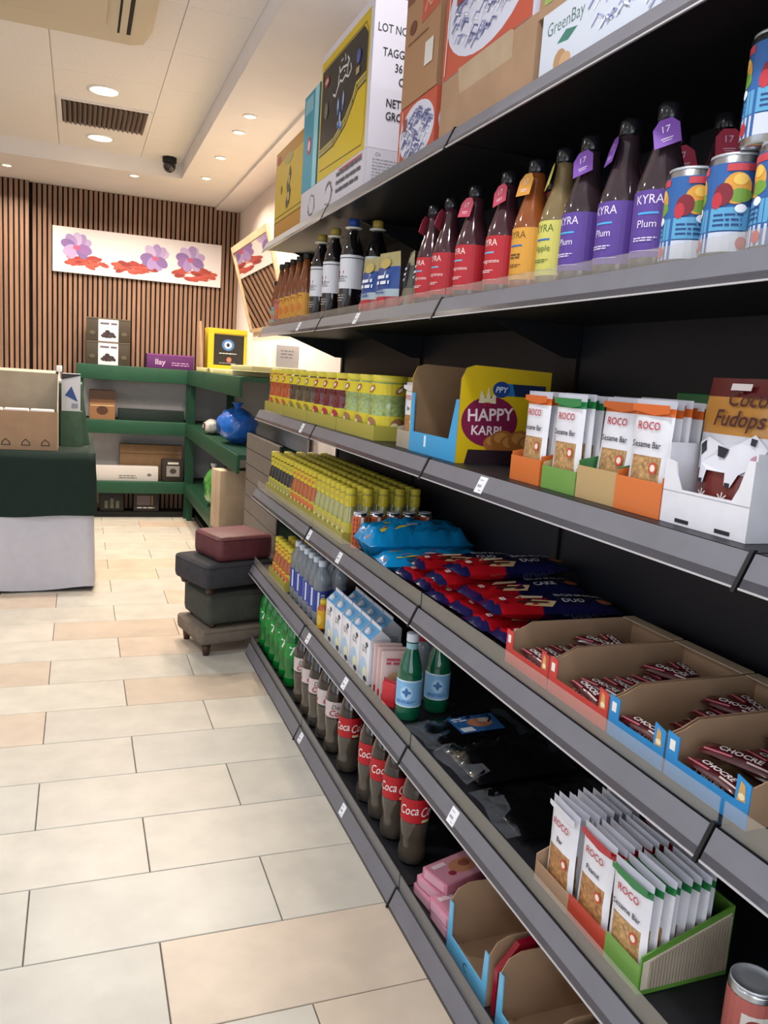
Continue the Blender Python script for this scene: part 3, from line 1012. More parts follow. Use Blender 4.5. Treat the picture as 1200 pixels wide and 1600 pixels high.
g.poly([(.022, .0), (.25, 0), (.25, .035), (.03, .035)], '#2a1a22')
px = MB().prism(pan, 'y', yN, yN + .003, ['g#d3b21c'] + ['card_in'] * 7).build('side_panel')
pf = MB().prism(pan, 'y', yF - .003, yF, ['card_in'] + ['g#d3b21c'] * 7).build('side_panel')
fr = MB().prism([(yN + .003, 0), (yF - .003, 0), (yF - .003, .16), (yF - .022, .16), (yF - .026, .055), (yN + .05, .055), (yN + .02, .155), (yN + .003, .155)], 'x', 0, .003, 'g#3f9fd6').build('front_panel')
bk = MB().box(.247, .25, yN + .003, yF - .003, 0, .235, 'card_in').build('back_panel')
bs = MB().box(.003, .247, yN + .003, yF - .003, 0, .003, 'card_in').build('base')
thing('croissant_display_box', 'yellow and blue croissant display box with a maroon badge', 'display box', (.866, 1.945, S3 + .0005),
      [('side_panel', px, [('print', gmesh('print', g, plane_map((0, yN - .0005, 0), (1, 0, 0), (0, 0, 1)), .0003))]), ('side_panel', pf), ('front_panel', fr, [('slot_mark', MB().box(-.001, 0, .035, .045, .02, .05, '#dfe9f2').build('slot_mark'))]), ('back_panel', bk), ('base', bs)])
# sesame bar cartons
bar_box('g#cf6f35', 'g#c96428', .118, .20, .052, .085, 'orange carton of sesame bars beside the croissant box', (.968, 1.462, S3 + .0005))
bars('orange', 7, .886, 1.462, z, 'beside the croissant box')
bar_box('g#6f9a4a', 'g#b79a6c', .118, .20, .045, .085, 'green carton of sesame bars between two orange ones', (.968, 1.335, S3 + .0005))
bars('green', 9, .886, 1.335, z, 'in the green carton')
bar_box('g#b79a6c', 'g#3f7a44', .118, .20, .06, .10, 'tan and green carton of leaning sesame bars', (.968, 1.213, S3 + .0005))
bars('orange', 4, .902, 1.213, z, 'in the tan carton', .024, lean=-.06)
bar_box('g#d07038', 'g#c96428', .118, .19, .058, .09, 'orange carton of sesame bars beside the white box', (.962, 1.095, S3 + .0005))
bars('orange', 7, .884, 1.095, z, 'beside the white box')
m = MB().box(0, .17, -.09, .09, 0, .19, ['g#1d6a38'] * 6).prism([(0, .19), (.17, .19), (.20, .215), (.03, .222)], 'y', -.09, -.088, 'g#1d6a38')
solo('green_carton', MB().box(0, .15, -.07, .07, 0, .205, 'g#1d6a38', .003).build('green_carton'), 'tall dark green carton behind the sesame bars', 'carton', (1.075, 1.205, S3 + .0005))

# cocoa snack bags in a white display box
z0 = S3 + .0005
wbp = []
fw = [(-.09, 0), (.09, 0), (.09, .115), (.078, .115), (.066, .075), (.055, .055), (-.050, .055), (-.062, .075), (-.068, .096), (-.09, .100)]
wbp.append(('front_panel', MB().prism(fw, 'y', -.13, -.127, ['pack_white'] * 12).build('front_panel'), [('slot', MB().box(-.055, -.025, -.1306, -.13, .004, .010, '#25252c').build('slot')), ('slot', MB().box(.03, .06, -.1306, -.13, .004, .010, '#25252c').build('slot')), ('crease', MB().box(-.09, .09, -.1303, -.13, .050, .0512, '#9b9ba6').build('crease'))]))
sdp = [(-.127, 0), (.13, 0), (.13, .15), (.02, .15), (.0, .09), (-.05, .085), (-.06, .125), (-.127, .125)]
for x in (-.09, .087):
    wbp.append(('side_panel', MB().prism(sdp, 'x', x, x + .003, 'pack_white').build('side_panel')))
wbp.append(('back_panel', MB().box(-.087, .087, .127, .13, 0, .15, 'pack_white').build('back_panel')))
wbp.append(('base', MB().box(-.087, .087, -.127, .127, 0, .003, 'pack_white').build('base')))
thing('white_display_box', 'white display box with cut-out front holding brown snack bags', 'display box', (1.0, .945, z0), wbp, AIS)


def fr_fud(u, v):
    return 'g#5a1a1a' if v > .90 else 'g#b8813c' if v > .66 else 'g#cdcdd6' if v > .34 else 'g#6a2a26'


def dec_f(g):
    g.text('Cocoa', .022, .184, .034, '#4a1c1a', shear=.2, bold=.015).text('Fudops', .006, .154, .034, '#4a1c1a', shear=.2, bold=.015)
    g.poly([(-.070, .125), (-.045, .135), (-.01, .125), (.02, .130), (.045, .145), (.066, .125), (.055, .100), (.03, .085), (.02, .065), (.008, .065), (.005, .085), (-.035, .085), (-.04, .065), (-.054, .065), (-.055, .095)], '#d9d9e2')
    g.poly([(-.065, .122), (-.050, .130), (-.045, .115), (-.058, .105)], '#22222c').poly([(-.020, .124), (.004, .120), (-.002, .106), (-.016, .108)], '#22222c').poly([(.040, .140), (.050, .138), (.048, .128), (.040, .130)], '#22222c').rect(-.053, .065, -.042, .071, '#22222c').rect(.009, .065, .019, .071, '#22222c')
    g.ell(.056, .108, .011, .008, '#b88a9c', 8)
    for cx in (-.035, .01):
        for a in range(4):
            g.stroke([(cx + .011 * math.cos(a * PI / 4), .045 + .011 * math.sin(a * PI / 4)), (cx - .011 * math.cos(a * PI / 4), .045 - .011 * math.sin(a * PI / 4))], .0022, '#e3dcd8')
    g.rect(-.02, .207, .02, .217, '#d8d0cc')


fd = pouch(fr_fud, 'g#5a1a1a', .158, .225, dec_f, 4)
for i in range(3):
    thing('cocoa_snack_bag', ('front', 'middle', 'rear')[i] + ' brown and orange cocoa snack bag in the white display box', 'snack bag', (.925 + i * .068, .945 - .004 * i, z0 + .004), fd, AIS + .02 * i, 'cocoa snack bags')
# ================================================================== SHELF 4
S4 += .001
def drink_model(content, logo, cc='#c9b832'):
    body = MB().lathe([(.025, 0), (.029, .004), (.0295, .014), (.0295, .075), (.026, .095), (.021, .115), (.019, .125), (.019, .165), (.0175, .172)], content, 14).build('bottle_body')
    cap = MB().lathe([(.0195, .170), (.0205, .173), (.0205, .190), (.018, .193)], cc, 14).build('cap')
    g = G()
    r = .0298
    g.rect(-PI * r, .016, PI * r, .072, '#b9b436', 16).ell(0, .046, .016, .020, logo, 8).ell(-.006, .036, .008, .009, '#e0d9a8', 6).ell(.012, .03, .007, .008, '#8a9a30', 6)
    lb = g.onto(MB(), cyl_map(r))
    g2 = G()
    g2.rect(-PI * .0205, .128, PI * .0205, .166, '#cdb92a', 14).ell(0, .148, .009, .007, logo, 6, .5)
    nl = g2.onto(MB(), cyl_map(.0205)).build('neck_label')
    return [('bottle_body', body), ('label', lb.build('label')), ('neck_label', nl), ('cap', cap)]


dm = {'black': drink_model('jar_black', '#a09a50'), 'orange': drink_model('juice_orange', '#c86a3a'), 'clear': drink_model('drink_clear', '#b8a858'), 'amber': drink_model('juice_brown', '#c88a4a', '#a89a30')}
dn = {'black': 'black cherry drink', 'orange': 'orange drink', 'clear': 'pale lemon drink', 'amber': 'amber drink'}
y = 3.86
plan = ['black'] * 7 + ['orange'] * 6 + ['clear'] * 7
cn = {}
tr = {}
for i, c in enumerate(plan):
    cn[c] = cn.get(c, 0) + 1
    e = tr.setdefault(c, [y, y])
    e[1] = y
    for j in range(5):
        if j == 0:
            lb = 'yellow-capped bottle of %s, %s of its colour from the shelf end' % (dn[c], OR[cn[c] - 1])
            gp = 'yellow-capped bottles along the shelf front'
        elif i == len(plan) - 1:
            lb = 'yellow-capped lemon drink bottle nearest the cans, %s row back' % OR[j]
            gp = 'yellow-capped bottles along the shelf front'
        else:
            lb = 'yellow-capped bottle of %s, %s of its colour, %s row back' % (dn[c], OR[cn[c] - 1], OR[j])
            gp = 'yellow-capped bottles of %s behind the front row' % dn[c]
        thing('drink_bottle', lb, 'bottle', (.900 + j * .061, y, S4 + .003), dm[c], -1.15, gp, sc=(.97, .97, 1))
    y -= .061 + (.014 if i in (6, 12) else 0)
for c, (ya, yb) in tr.items():
    a, b = yb - .034, ya + .034
    m = MB().box(.864, .866, a, b, 0, .040, 'tray_film').box(1.176, 1.178, a, b, 0, .04, 'tray_film').box(.866, 1.176, a, a + .002, 0, .04, 'tray_film').box(.866, 1.176, b - .002, b, 0, .04, 'tray_film').box(.866, 1.176, a + .002, b - .002, 0, .002, 'card_pale')
    solo('drink_tray', m.build('drink_tray'), 'yellow film tray around the bottles of %s' % dn[c], 'tray', (0, 0, S4 + .0003), 0, 'film trays of drink bottles')

# orange energy drink cans
g = G()
r = .0268
g.rect(-PI * r, .008, PI * r, .118, 'g#b8542a', 18)
g.lines(-.010, .006, .100, .016, 6, .010, '#17141a', 9).rect(.016, .01, .026, .116, '#e3ded8', 3)
ecp = [('can_body', MB().lathe([(.022, 0), (.0265, .006), (.0265, .120), (.0225, .128)], 'steel', 18).build('can_body')), ('label', lab_mesh('label', r, g)), ('lid', MB().lathe([(.0225, .127), (.0228, .131), (.0205, .131), (.0200, .1285)], 'lid_steel', 18).build('lid'))]
for j in range(5):
    thing('energy_drink_can', '%s orange drink can in the row behind the blue bags, counted from the aisle' % OR[j], 'can', (.897 + j * .060, 2.555, S4), ecp, -.8, 'orange drink cans')

# blue snack bags lying down
def kf_snack(u, v, top):
    return 'snack_blue'


def snack_bag(seed, hb=.075):
    m = MB().pillow(.37, .21, hb, kf_snack, 16, 12, .10, .35, seed)
    g = G()
    for (a, b, c_) in ((-.16, -.04, 'g#d8661e'), (-.15, .0, 'g#d8c02c'), (-.13, .03, 'g#4a9a3c'), (-.15, .05, 'g#c83a3a'), (-.12, -.06, 'g#d8c02c')):
        g.poly([(a - .02, b - .012), (a + .04, b - .008), (a + .10, b + .022), (a + .04, b + .010), (a - .02, b + .006)], c_)
    g.ell(-.02, -.03, .022, .014, 'g#d6b8d0', 8).ell(.01, .03, .020, .012, 'g#c84a8a', 8)
    def f(a, b, h):
        u, v = a / .185, b / .105
        q = max(0, (1 - abs(u) ** 4)) * max(0, 1 - abs(v) ** 3)
        return (a, b, hb / 2 + hb / 2 * q ** .55 + .003 + h)
    return [('wrapper', m.build('wrapper')), ('print', gmesh('print', g, f))]


thing('snack_bag', 'large blue snack bag lying in front of the orange cans', 'snack bag', (1.045, 2.43, S4), snack_bag(3, .115), .0, 'blue snack bags', sc=(1, .9, 1))
thing('snack_bag', 'large blue snack bag lying next to the red cake packets', 'snack bag', (1.04, 2.255, S4), snack_bag(8), -.05, 'blue snack bags', sc=(.96, .72, .75))

# cake packets: red towards the aisle, dark blue behind
def kf_cake(u, v, top):
    return 'cake_blue' if u < -.86 else 'cake_red' if u < -.12 + .12 * v else 'cake_blue'


def cake(seed, t):
    W_, D_, H_ = .34, .116, .046
    m = MB().pillow(W_, D_, H_, kf_cake, 16, 8, .08, .22, seed)
    g = G()
    g.poly([(-.09, -.045), (-.02, -.05), (.0, -.03), (-.06, -.022)], '#cfae84').poly([(-.10, -.01), (-.03, -.012), (-.02, .004), (-.08, .008)], '#d9c3a0')
    g.poly([(-.11, -.035), (-.03, -.04), (-.02, -.035), (-.09, -.026)], '#3a1a14')
    g.text('BONNOR' if t else 'BONNOR', .078, .004, .030, '#d9d9e4', bold=.02, shear=.15).text('CAKE' if not t else 'DUO', .045, -.036, .026, '#d9d9e4', bold=.02)
    g.text('8', -.13, -.02, .03, '#e6dcd8', bold=.02).ell(.125, -.03, .020, .012, '#b8683c', 8)
    def f(a, b, h):
        u, v = a / (W_ / 2), b / (D_ / 2)
        q = max(0, (1 - abs(u) ** 4)) * max(0, 1 - abs(v) ** 3)
        return (a, b, H_ / 2 + H_ / 2 * q ** .55 + .003 + h)
    return [('wrapper', m.build('wrapper')), ('print', gmesh('print', g, f))]


ck = [cake(1, 0), cake(2, 1), cake(5, 0)]
low = [2.115, 1.998, 1.881, 1.764, 1.647, 1.529]
for i, y in enumerate(low):
    thing('cake_packet', 'red and blue cake packet of the bottom layer, %s from the blue bags' % OR[i], 'cake packet', (1.045 + .01 * (i % 2), y, S4), ck[i % 3], random.uniform(-.05, .05), 'red and blue cake packets')
for i, (y, dx) in enumerate(((2.05, .015), (1.885, .0), (1.745, .02), (1.60, .01))):
    thing('cake_packet', 'red and blue cake packet of the top layer, %s from the blue bags' % OR[i], 'cake packet', (1.045 + dx, y, S4 + .0475), ck[(i + 1) % 3], random.uniform(-.09, .09), 'red and blue cake packets', ry=random.uniform(-.02, .02))
thing('cake_packet', 'red and blue cake packet lying highest on the pile', 'cake packet', (1.05, 1.80, S4 + .0955), ck[1], .08, 'red and blue cake packets')


# chocolate bar trays
def choc_tray(col, label, y0, y1, z):
    d, w_ = .325, y1 - y0 - .003
    h0, hb = .034, .085
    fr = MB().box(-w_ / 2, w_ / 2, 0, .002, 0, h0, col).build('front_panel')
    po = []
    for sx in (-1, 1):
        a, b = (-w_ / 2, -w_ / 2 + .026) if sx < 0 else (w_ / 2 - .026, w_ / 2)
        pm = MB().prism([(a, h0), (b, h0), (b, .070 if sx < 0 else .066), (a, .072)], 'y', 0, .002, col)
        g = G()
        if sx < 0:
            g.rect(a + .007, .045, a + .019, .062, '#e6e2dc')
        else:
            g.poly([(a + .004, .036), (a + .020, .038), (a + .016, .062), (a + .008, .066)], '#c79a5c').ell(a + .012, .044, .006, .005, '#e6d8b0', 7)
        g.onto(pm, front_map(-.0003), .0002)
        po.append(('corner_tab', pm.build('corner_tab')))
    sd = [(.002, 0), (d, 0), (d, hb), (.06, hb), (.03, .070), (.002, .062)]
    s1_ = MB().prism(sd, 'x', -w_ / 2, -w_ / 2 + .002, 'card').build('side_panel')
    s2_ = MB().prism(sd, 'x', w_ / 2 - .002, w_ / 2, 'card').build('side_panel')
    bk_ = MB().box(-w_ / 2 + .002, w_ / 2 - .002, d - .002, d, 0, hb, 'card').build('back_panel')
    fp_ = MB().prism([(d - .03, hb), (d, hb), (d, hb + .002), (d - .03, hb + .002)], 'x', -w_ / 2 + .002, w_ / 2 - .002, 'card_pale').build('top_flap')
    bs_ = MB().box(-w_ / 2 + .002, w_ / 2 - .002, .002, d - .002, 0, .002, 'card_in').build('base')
    return thing('chocolate_tray', label, 'tray', (.864, (y0 + y1) / 2, z), [('front_panel', fr, po), ('side_panel', s1_), ('side_panel', s2_), ('back_panel', bk_), ('top_flap', fp_), ('base', bs_)], AIS, 'cardboard chocolate trays')


def choc_bar():
    L_, W_, H_ = .125, .034, .019
    def kf(u, v, top):
        return 'choc'
    m = MB().pillow(L_, W_, H_, kf, 12, 6, .10, .15, 2)
    g = G()
    g.text('CHOCRE', -.002, -.006, .0165, '#ddd3d3', bold=.03).rect(-.055, -.0135, -.01, -.0105, '#b8606a').rect(.012, -.0135, .05, -.0105, '#c9b8b4')
    def f(a, b, h):
        u, v = a / (L_ / 2), b / (W_ / 2)
        q = max(0, (1 - abs(u) ** 4)) * max(0, 1 - abs(v) ** 3)
        return (a, b, H_ / 2 + H_ / 2 * q ** .55 + .0012 + h)
    return [('wrapper', m.build('wrapper')), ('print', gmesh('print', g, f, .0003))]


cb = choc_bar()
TR = [('#c8403a', 'red cardboard tray of chocolate bars next to the cake packets', 1.292, 1.462, 'in the red tray by the cake packets'),
      ('#c8403a', 'red cardboard tray of chocolate bars next to the blue tray', 1.098, 1.290, 'in the red tray by the blue one'),
      ('#2a86c4', 'blue cardboard tray of chocolate bars next to the red tray', .950, 1.096, 'in the blue tray by the red one'),
      ('#2a86c4', 'blue cardboard tray of chocolate bars nearest the camera', .775, .948, 'in the nearest blue tray')]
for ti, (c, lb, a, b, wh) in enumerate(TR):
    choc_tray(c, lb, a, b, S4 + .0004)
    rr = random.Random(20 + ti)
    n = 8
    for k in range(n):
        if ti >= 2 and k in (2,):
            continue
        thing('chocolate_bar', '%s chocolate bar from the front %s' % (OR[k], wh), 'chocolate bar', (.888 + k * .037, (a + b) / 2 + rr.uniform(-.008, .008), S4 + .003), cb, AIS + rr.uniform(-.10, .10) * (.3 if ti == 2 else 1), 'chocolate bars ' + wh)
    for k in ((0, 1, 2, 3, 4, 5, 6, 7) if ti < 2 else (0, 4, 5, 6, 7) if ti == 2 else (0, 3, 4, 5, 6)):
        thing('chocolate_bar', 'upper-layer chocolate bar, %s from front, %s' % (OR[k], wh), 'chocolate bar', (.895 + k * .037, (a + b) / 2 + rr.uniform(-.006, .006), S4 + .022), cb, AIS + rr.uniform(-.18, .18) * (.3 if ti == 2 else 1), 'chocolate bars ' + wh, rx=rr.uniform(-.1, .1))

for ti, ks in ((0, (4, 5)), (1, (5, 6)), (2, (5, 6)), (3, (1, 4, 5))):
    c, lb, a, b, wh = TR[ti]
    for j, k in enumerate(ks):
        thing('chocolate_bar', '%s loose chocolate bar on top %s' % (('front', 'rear', 'rearmost')[j], wh), 'chocolate bar', (.9 + k * .037, (a + b) / 2 + .004, S4 + .042), cb, AIS + (.35, -.25, .2)[j], 'chocolate bars ' + wh, rx=.12)

# ================================================================== SHELF 5
S5 += .001
y = 3.705
for i in range(5):
    for j in range(3):
        thing('drink_bottle', ('yellow-capped orange drink on the milk shelf, %s from the shelf end' % OR[i]) if j == 0 else 'yellow-capped orange drink on the milk shelf, %s from the end, %s row back' % (OR[i], OR[j]), 'bottle', (.902 + j * .062, y, S5 + .003), dm['orange'], -1.1, 'orange drinks on the milk shelf' if j == 0 else 'orange drinks on the milk shelf, rear rows', sc=(.97, .97, 1))
    y -= .0625
a, b = 3.42, 3.74
solo('drink_tray', MB().box(.864, .866, a, b, 0, .045, 'tray_film').box(1.066, 1.068, a, b, 0, .045, 'tray_film').box(.866, 1.066, a, a + .002, 0, .045, 'tray_film').box(.866, 1.066, b - .002, b, 0, .045, 'tray_film').box(.866, 1.066, a + .002, b - .002, 0, .002, 'card_pale').build('drink_tray'), 'yellow film tray around the orange drinks on the milk shelf', 'tray', (0, 0, S5 + .0003))

g = G()
r = .0335
g.rect(-PI * r, .05, PI * r, .135, '#273a8c', 20).rect(-.004, .055, .004, .13, '#c9cfe4', 2).lines(.010, .026, .115, .010, 5, .005, '#c9cfe4', 9)
wp = [('bottle_body', MB().lathe([(.028, 0), (.033, .006), (.033, .05), (.031, .056), (.033, .062), (.033, .15), (.031, .16), (.033, .17), (.029, .195), (.017, .222), (.0135, .23)], 'pet_clear', 18).build('bottle_body')), ('label', lab_mesh('label', r, g)), ('cap', MB().lathe([(.0165, .228), (.0168, .231), (.0168, .250), (.015, .252)], '#c3ccd8', 16).build('cap'))]
for i in range(6):
    thing('water_bottle', '%s clear water bottle with blue label from the orange drinks' % OR[i], 'bottle', (.903, 3.345 - i * .0735, S5), wp, -1.0 + .2 * (i % 3), 'water bottles')
    thing('water_bottle', 'clear water bottle in the second row, %s from the orange drinks' % OR[i], 'bottle', (.976, 3.345 - i * .0735, S5), wp, -1.0 + .3 * (i % 3), 'water bottles in the second row')
thing('yellow_drink', 'short yellow drink bottle between the water and milk', 'bottle', (.893, 2.895, S5), [('bottle_body', MB().lathe([(.022, 0), (.026, .005), (.026, .075), (.022, .09), (.0145, .10)], 'juice_orange', 16).build('bottle_body')), ('label', lab_mesh('label', .0263, G().rect(-.082, .008, .082, .078, '#c99a1c', 16).ell(0, .04, .014, .02, '#d8b84a', 8))), ('cap', MB().lathe([(.0165, .098), (.0165, .114), (.015, .116)], '#d0b428', 14).build('cap'))], -1.1)


# milk cartons
def milk():
    w2, d2, h = .045, .036, .150
    b = MB().box(-w2, w2, -d2, d2, 0, h, 'pack_white', .002).build('carton_body')
    top = MB()
    top.add([(-w2, -d2, h), (w2, -d2, h), (w2, d2, h), (-w2, d2, h), (-w2, -.002, h + .030), (w2, -.002, h + .030), (w2, .002, h + .030), (-w2, .002, h + .030)],
            [(0, 1, 5, 4), (2, 3, 7, 6), (1, 2, 6, 5), (3, 0, 4, 7), (4, 5, 6, 7)], ['#5aa0d0', '#5aa0d0', 'pack_white', 'pack_white', 'pack_white'])
    top.box(-w2, w2, -.0015, .0015, h + .028, h + .042, 'pack_white')
    cp = MB().lathe([(.0125, 0), (.0125, .014), (.011, .016)], '#cfd6e2', 14)
    cp.xf(Matrix.Translation((0, -.020, h + .012)) @ Matrix.Rotation(math.radians(50), 4, 'X'))
    g = G()
    g.text('LYI', .0, .098, .030, '#1e2430', bold=.02).ell(-.005, .045, .030, .034, '#a9c8e0', 9).ell(.012, .03, .020, .022, '#e3e0b8', 8).rect(-.045, .0, .045, .012, '#c9d3de').ell(.02, .128, .012, .008, '#3a4454', 7).ell(.02, .012, .016, .011, '#2a3040', 8)
    g2 = G().lines(-.025, .025, .12, .007, 12, .003, '#8a90a0', 3).rect(-.02, .015, .02, .03, '#8f97a8')
    return [('carton_body', b, [('print', gmesh('print', g, front_map(-d2 - .0002), .0002)), ('print', gmesh('print', g2, plane_map((w2 + .0002, 0, 0), (0, 1, 0), (0, 0, 1)), .0002))]), ('gable_top', top.build('gable_top')), ('cap', cp.build('cap'))]


mk = milk()
for i in range(5):
    thing('milk_carton', '%s white milk carton with blue gable top from the water bottles' % OR[i], 'carton', (.906, 2.752 - i * .100, S5), mk, AIS, 'milk cartons in the front row')
    if i < 4:
        thing('milk_carton', 'white milk carton in the second row, %s from the water bottles' % OR[i], 'carton', (.984, 2.752 - i * .100, S5), mk, AIS, 'milk cartons in the second row')

# pink biscuit packets beside the milk
pink = [('wrapper', MB().box(-.045, .045, -.009, .009, 0, .155, '#cdb0ae', .004).build('wrapper')), ('print', gmesh('print', G().ell(0, .05, .032, .04, '#c79a72', 9).ell(-.01, .035, .014, .014, '#b07a52', 7).rect(-.04, .0, .04, .02, '#b8242f').lines(-.03, .03, .125, .012, 2, .008, '#b8465c', 2), front_map(-.0095), .0002))]
for i, y in enumerate((2.262, 2.226, 2.19)):
    thing('biscuit_packet', '%s upright pink and white biscuit packet beside the milk cartons' % OR[i], 'packet', (.915, y, S5), pink, AIS + PI / 2 - .25, 'pink biscuit packets by the milk')
thing('red_packet', 'small red packet standing before the green glass bottle', 'packet', (.882, 2.140, S5), [('wrapper', MB().box(-.026, .026, -.008, .008, 0, .075, 'g#b8242f', .004).build('wrapper')), ('seal', MB().box(-.026, .026, -.001, .001, .074, .084, 'g#8e1a24').build('seal'))], AIS + .5)

# green glass water bottles
g = G()
r = .0372
g.rect(-PI * r * .6, .045, PI * r * .6, .125, '#d3dce6', 20).rect(-PI * r * .6 + .004, .049, PI * r * .6 - .004, .121, '#7fb0d8', 18).ell(0, .088, .018, .020, '#a9cbe6', 9).ell(0, .09, .005, .014, '#3a6aa0', 6).ell(0, .09, .014, .005, '#3a6aa0', 6).lines(-.03, .03, .062, .005, 2, .003, '#4a78ac', 1)
gp = [('bottle_body', MB().lathe([(.030, 0), (.0365, .006), (.037, .03), (.037, .135), (.033, .160), (.022, .198), (.0165, .215), (.0160, .235)], 'glass_green', 22).build('bottle_body')), ('label', lab_mesh('label', r, g)), ('neck_band', lab_mesh('neck_band', .0168, G().rect(-.0525, .212, .0525, .230, '#8fb4c4', 16))), ('cap', MB().lathe([(.0178, .234), (.018, .237), (.018, .256), (.0165, .258)], '#cfd4de', 18).build('cap'))]
thing('sparkling_water_bottle', 'green glass water bottle with white cap at the shelf edge', 'bottle', (.905, 2.052, S5), gp, -.6, 'green glass water bottles')
thing('sparkling_water_bottle', 'green glass water bottle set deeper behind the first', 'bottle', (1.01, 2.085, S5), gp, -.4, 'green glass water bottles')
thing('glass_jar', 'red-lidded clear jar behind the green water bottle', 'jar', (1.00, 2.19, S5), [('jar_body', MB().lathe([(.03, 0), (.034, .005), (.034, .17), (.03, .19)], 'pet_clear', 16).build('jar_body')), ('lid', MB().lathe([(.032, .19), (.032, .212), (.03, .214)], '#8e2a30', 16).build('lid'))])

# black film-wrapped packs lying on the shelf
def film_pack(w_, d_, h_, seed, lab):
    m = MB().pillow(w_, d_, h_, lambda u, v, t: 'black_plastic', 14, 10, .12, .4, seed)
    ps = [('wrapper', m.build('wrapper'))]
    if lab:
        g = G().poly([(-.06, -.05), (.08, -.055), (.10, .045), (-.05, .05)], '#2a5f98').ell(.03, .0, .04, .028, '#b87a5a', 9).ell(.05, .01, .02, .014, '#d6c3b0', 7).rect(-.05, -.045, -.01, -.02, '#dfe6ee').lines(-.045, .0, .03, .012, 2, .007, '#dfe6ee', 2)
        ps.append(('print', gmesh('print', g, plane_map((0, 0, h_ + .002), (1, 0, 0), (0, 1, 0)), .0004)))
    fl_ = MB()
    rr = random.Random(seed + 9)
    for sx in (-1, 1):
        pr = [(sx * (w_ / 2 - .03 + .06 * t + rr.uniform(-.008, .008)), -d_ * .45 + d_ * .9 * k / 6, h_ * (.5 + .7 * rr.random() * (1 - t))) for t in (0, .5, 1) for k in range(7)]
        f2 = MB().add(pr, [(i * 7 + k, i * 7 + k + 1, (i + 1) * 7 + k + 1, (i + 1) * 7 + k) for i in range(2) for k in range(6)], 'film')
        ps.append(('crimped_end', f2.build('crimped_end')))
    return ps


thing('film_wrapped_pack', 'flat black film pack with a blue picture label', 'packet', (1.04, 1.91, S5), film_pack(.28, .19, .028, 1, True), .12, 'black film packs')
thing('film_wrapped_pack', 'shiny black film pack with crumpled clear ends', 'packet', (1.045, 1.70, S5), film_pack(.29, .20, .055, 4, False), .06, 'black film packs')
thing('film_wrapped_pack', 'matt black film pack lying under the nut bars side', 'packet', (1.045, 1.475, S5), film_pack(.29, .22, .035, 6, False), -.04, 'black film packs')

# nut bar carton with three rows of packets
x0_, d_ = .866, .185
ya, yb = .940, 1.268
cbx = []
cbx.append(('back_panel', MB().box(x0_ + d_ - .003, x0_ + d_, ya, yb, 0, .13, 'g#5f8f3a').build('back_panel')))
cbx.append(('side_panel', MB().prism([(x0_, 0), (x0_ + d_ - .003, 0), (x0_ + d_ - .003, .13), (x0_, .055)], 'y', yb - .003, yb, 'card').build('side_panel')))
cbx.append(('side_panel', MB().prism([(x0_, 0), (x0_ + d_ - .003, 0), (x0_ + d_ - .003, .13), (x0_, .07)], 'y', ya, ya + .003, 'g#5f8f3a').build('side_panel')))
cor = MB()
for k in range(26):
    xx = x0_ + .015 + k * (d_ - .02) / 26
    hh = .062 + .055 * (k / 26)
    cor.prism([(xx, .012), (xx + .0045, .012), (xx + .0045, hh), (xx, hh)], 'y', ya - .004, ya - .001, 'card_grey')
cor.prism([(x0_ + .004, .010), (x0_ + d_ - .006, .014), (x0_ + d_ - .006, .118), (x0_ + .004, .060)], 'y', ya - .0012, ya - .0002, '#cfc2b2')
cm_ = cor.build('corrugated_liner')
cbx.append(('corrugated_liner', cm_))
cbx.append(('front_panel', MB().box(x0_, x0_ + .003, ya + .003, 1.035, 0, .05, 'g#6f9a4a').build('front_panel')))
cbx.append(('front_panel', MB().box(x0_, x0_ + .003, 1.035, 1.15, 0, .045, 'g#b0402e').build('front_panel')))
cbx.append(('front_panel', MB().box(x0_, x0_ + .003, 1.15, yb - .003, 0, .04, 'card').build('front_panel')))
cbx.append(('base', MB().box(x0_ + .003, x0_ + d_ - .003, ya + .003, yb - .003, 0, .002, 'card_in').build('base')))
thing('nut_bar_carton', 'green and corrugated carton holding three rows of nut bars', 'carton', (0, 0, S5), cbx)
z = S5 + .003
bars('white', 8, .884, 1.208, z, 'in the row by the black packs', .0185)
bars('red', 8, .884, 1.098, z, 'in the middle row', .0185)
bars('green', 8, .884, .995, z, 'in the row nearest the camera', .0185)

# steel can at the lower right
g = G().rect(-PI * .0365, .01, PI * .0365, .092, '#b4625a', 22).rect(-.02, .03, .02, .07, '#d8cfc6', 4).ell(0, .05, .014, .014, '#8a3a34', 8)
thing('food_can', 'steel-lidded food can at the bottom right corner', 'can', (.972, .815, S5), [('can_body', MB().lathe([(.034, 0), (.036, .004), (.036, .100), (.034, .104)], 'steel', 24).build('can_body')), ('label', lab_mesh('label', .0365, g)), ('lid', MB().lathe([(.0345, .102), (.0350, .108), (.0325, .108), (.0320, .1045), (.018, .1055)], 'lid_steel', 24).build('lid'))], -.6)

# ================================================================== BASE SHELF
SB += .001
def soda(glass, low, capc, labc, g):
    prof = [(.028, 0, low), (.039, .008), (.0425, .03), (.0418, .048), (.0375, .062), (.039, .085), (.0425, .115), (.0425, .135, glass), (.0415, .14), (.0415, .205), (.0425, .21), (.040, .235), (.030, .268), (.018, .295), (.0145, .302)]
    return [('bottle_body', MB().lathe(prof, low, 22).build('bottle_body')), ('label', lab_mesh('label', .0428, g)), ('cap', MB().lathe([(.0165, .300), (.017, .303), (.017, .320), (.0155, .322)], capc, 16).build('cap'))]


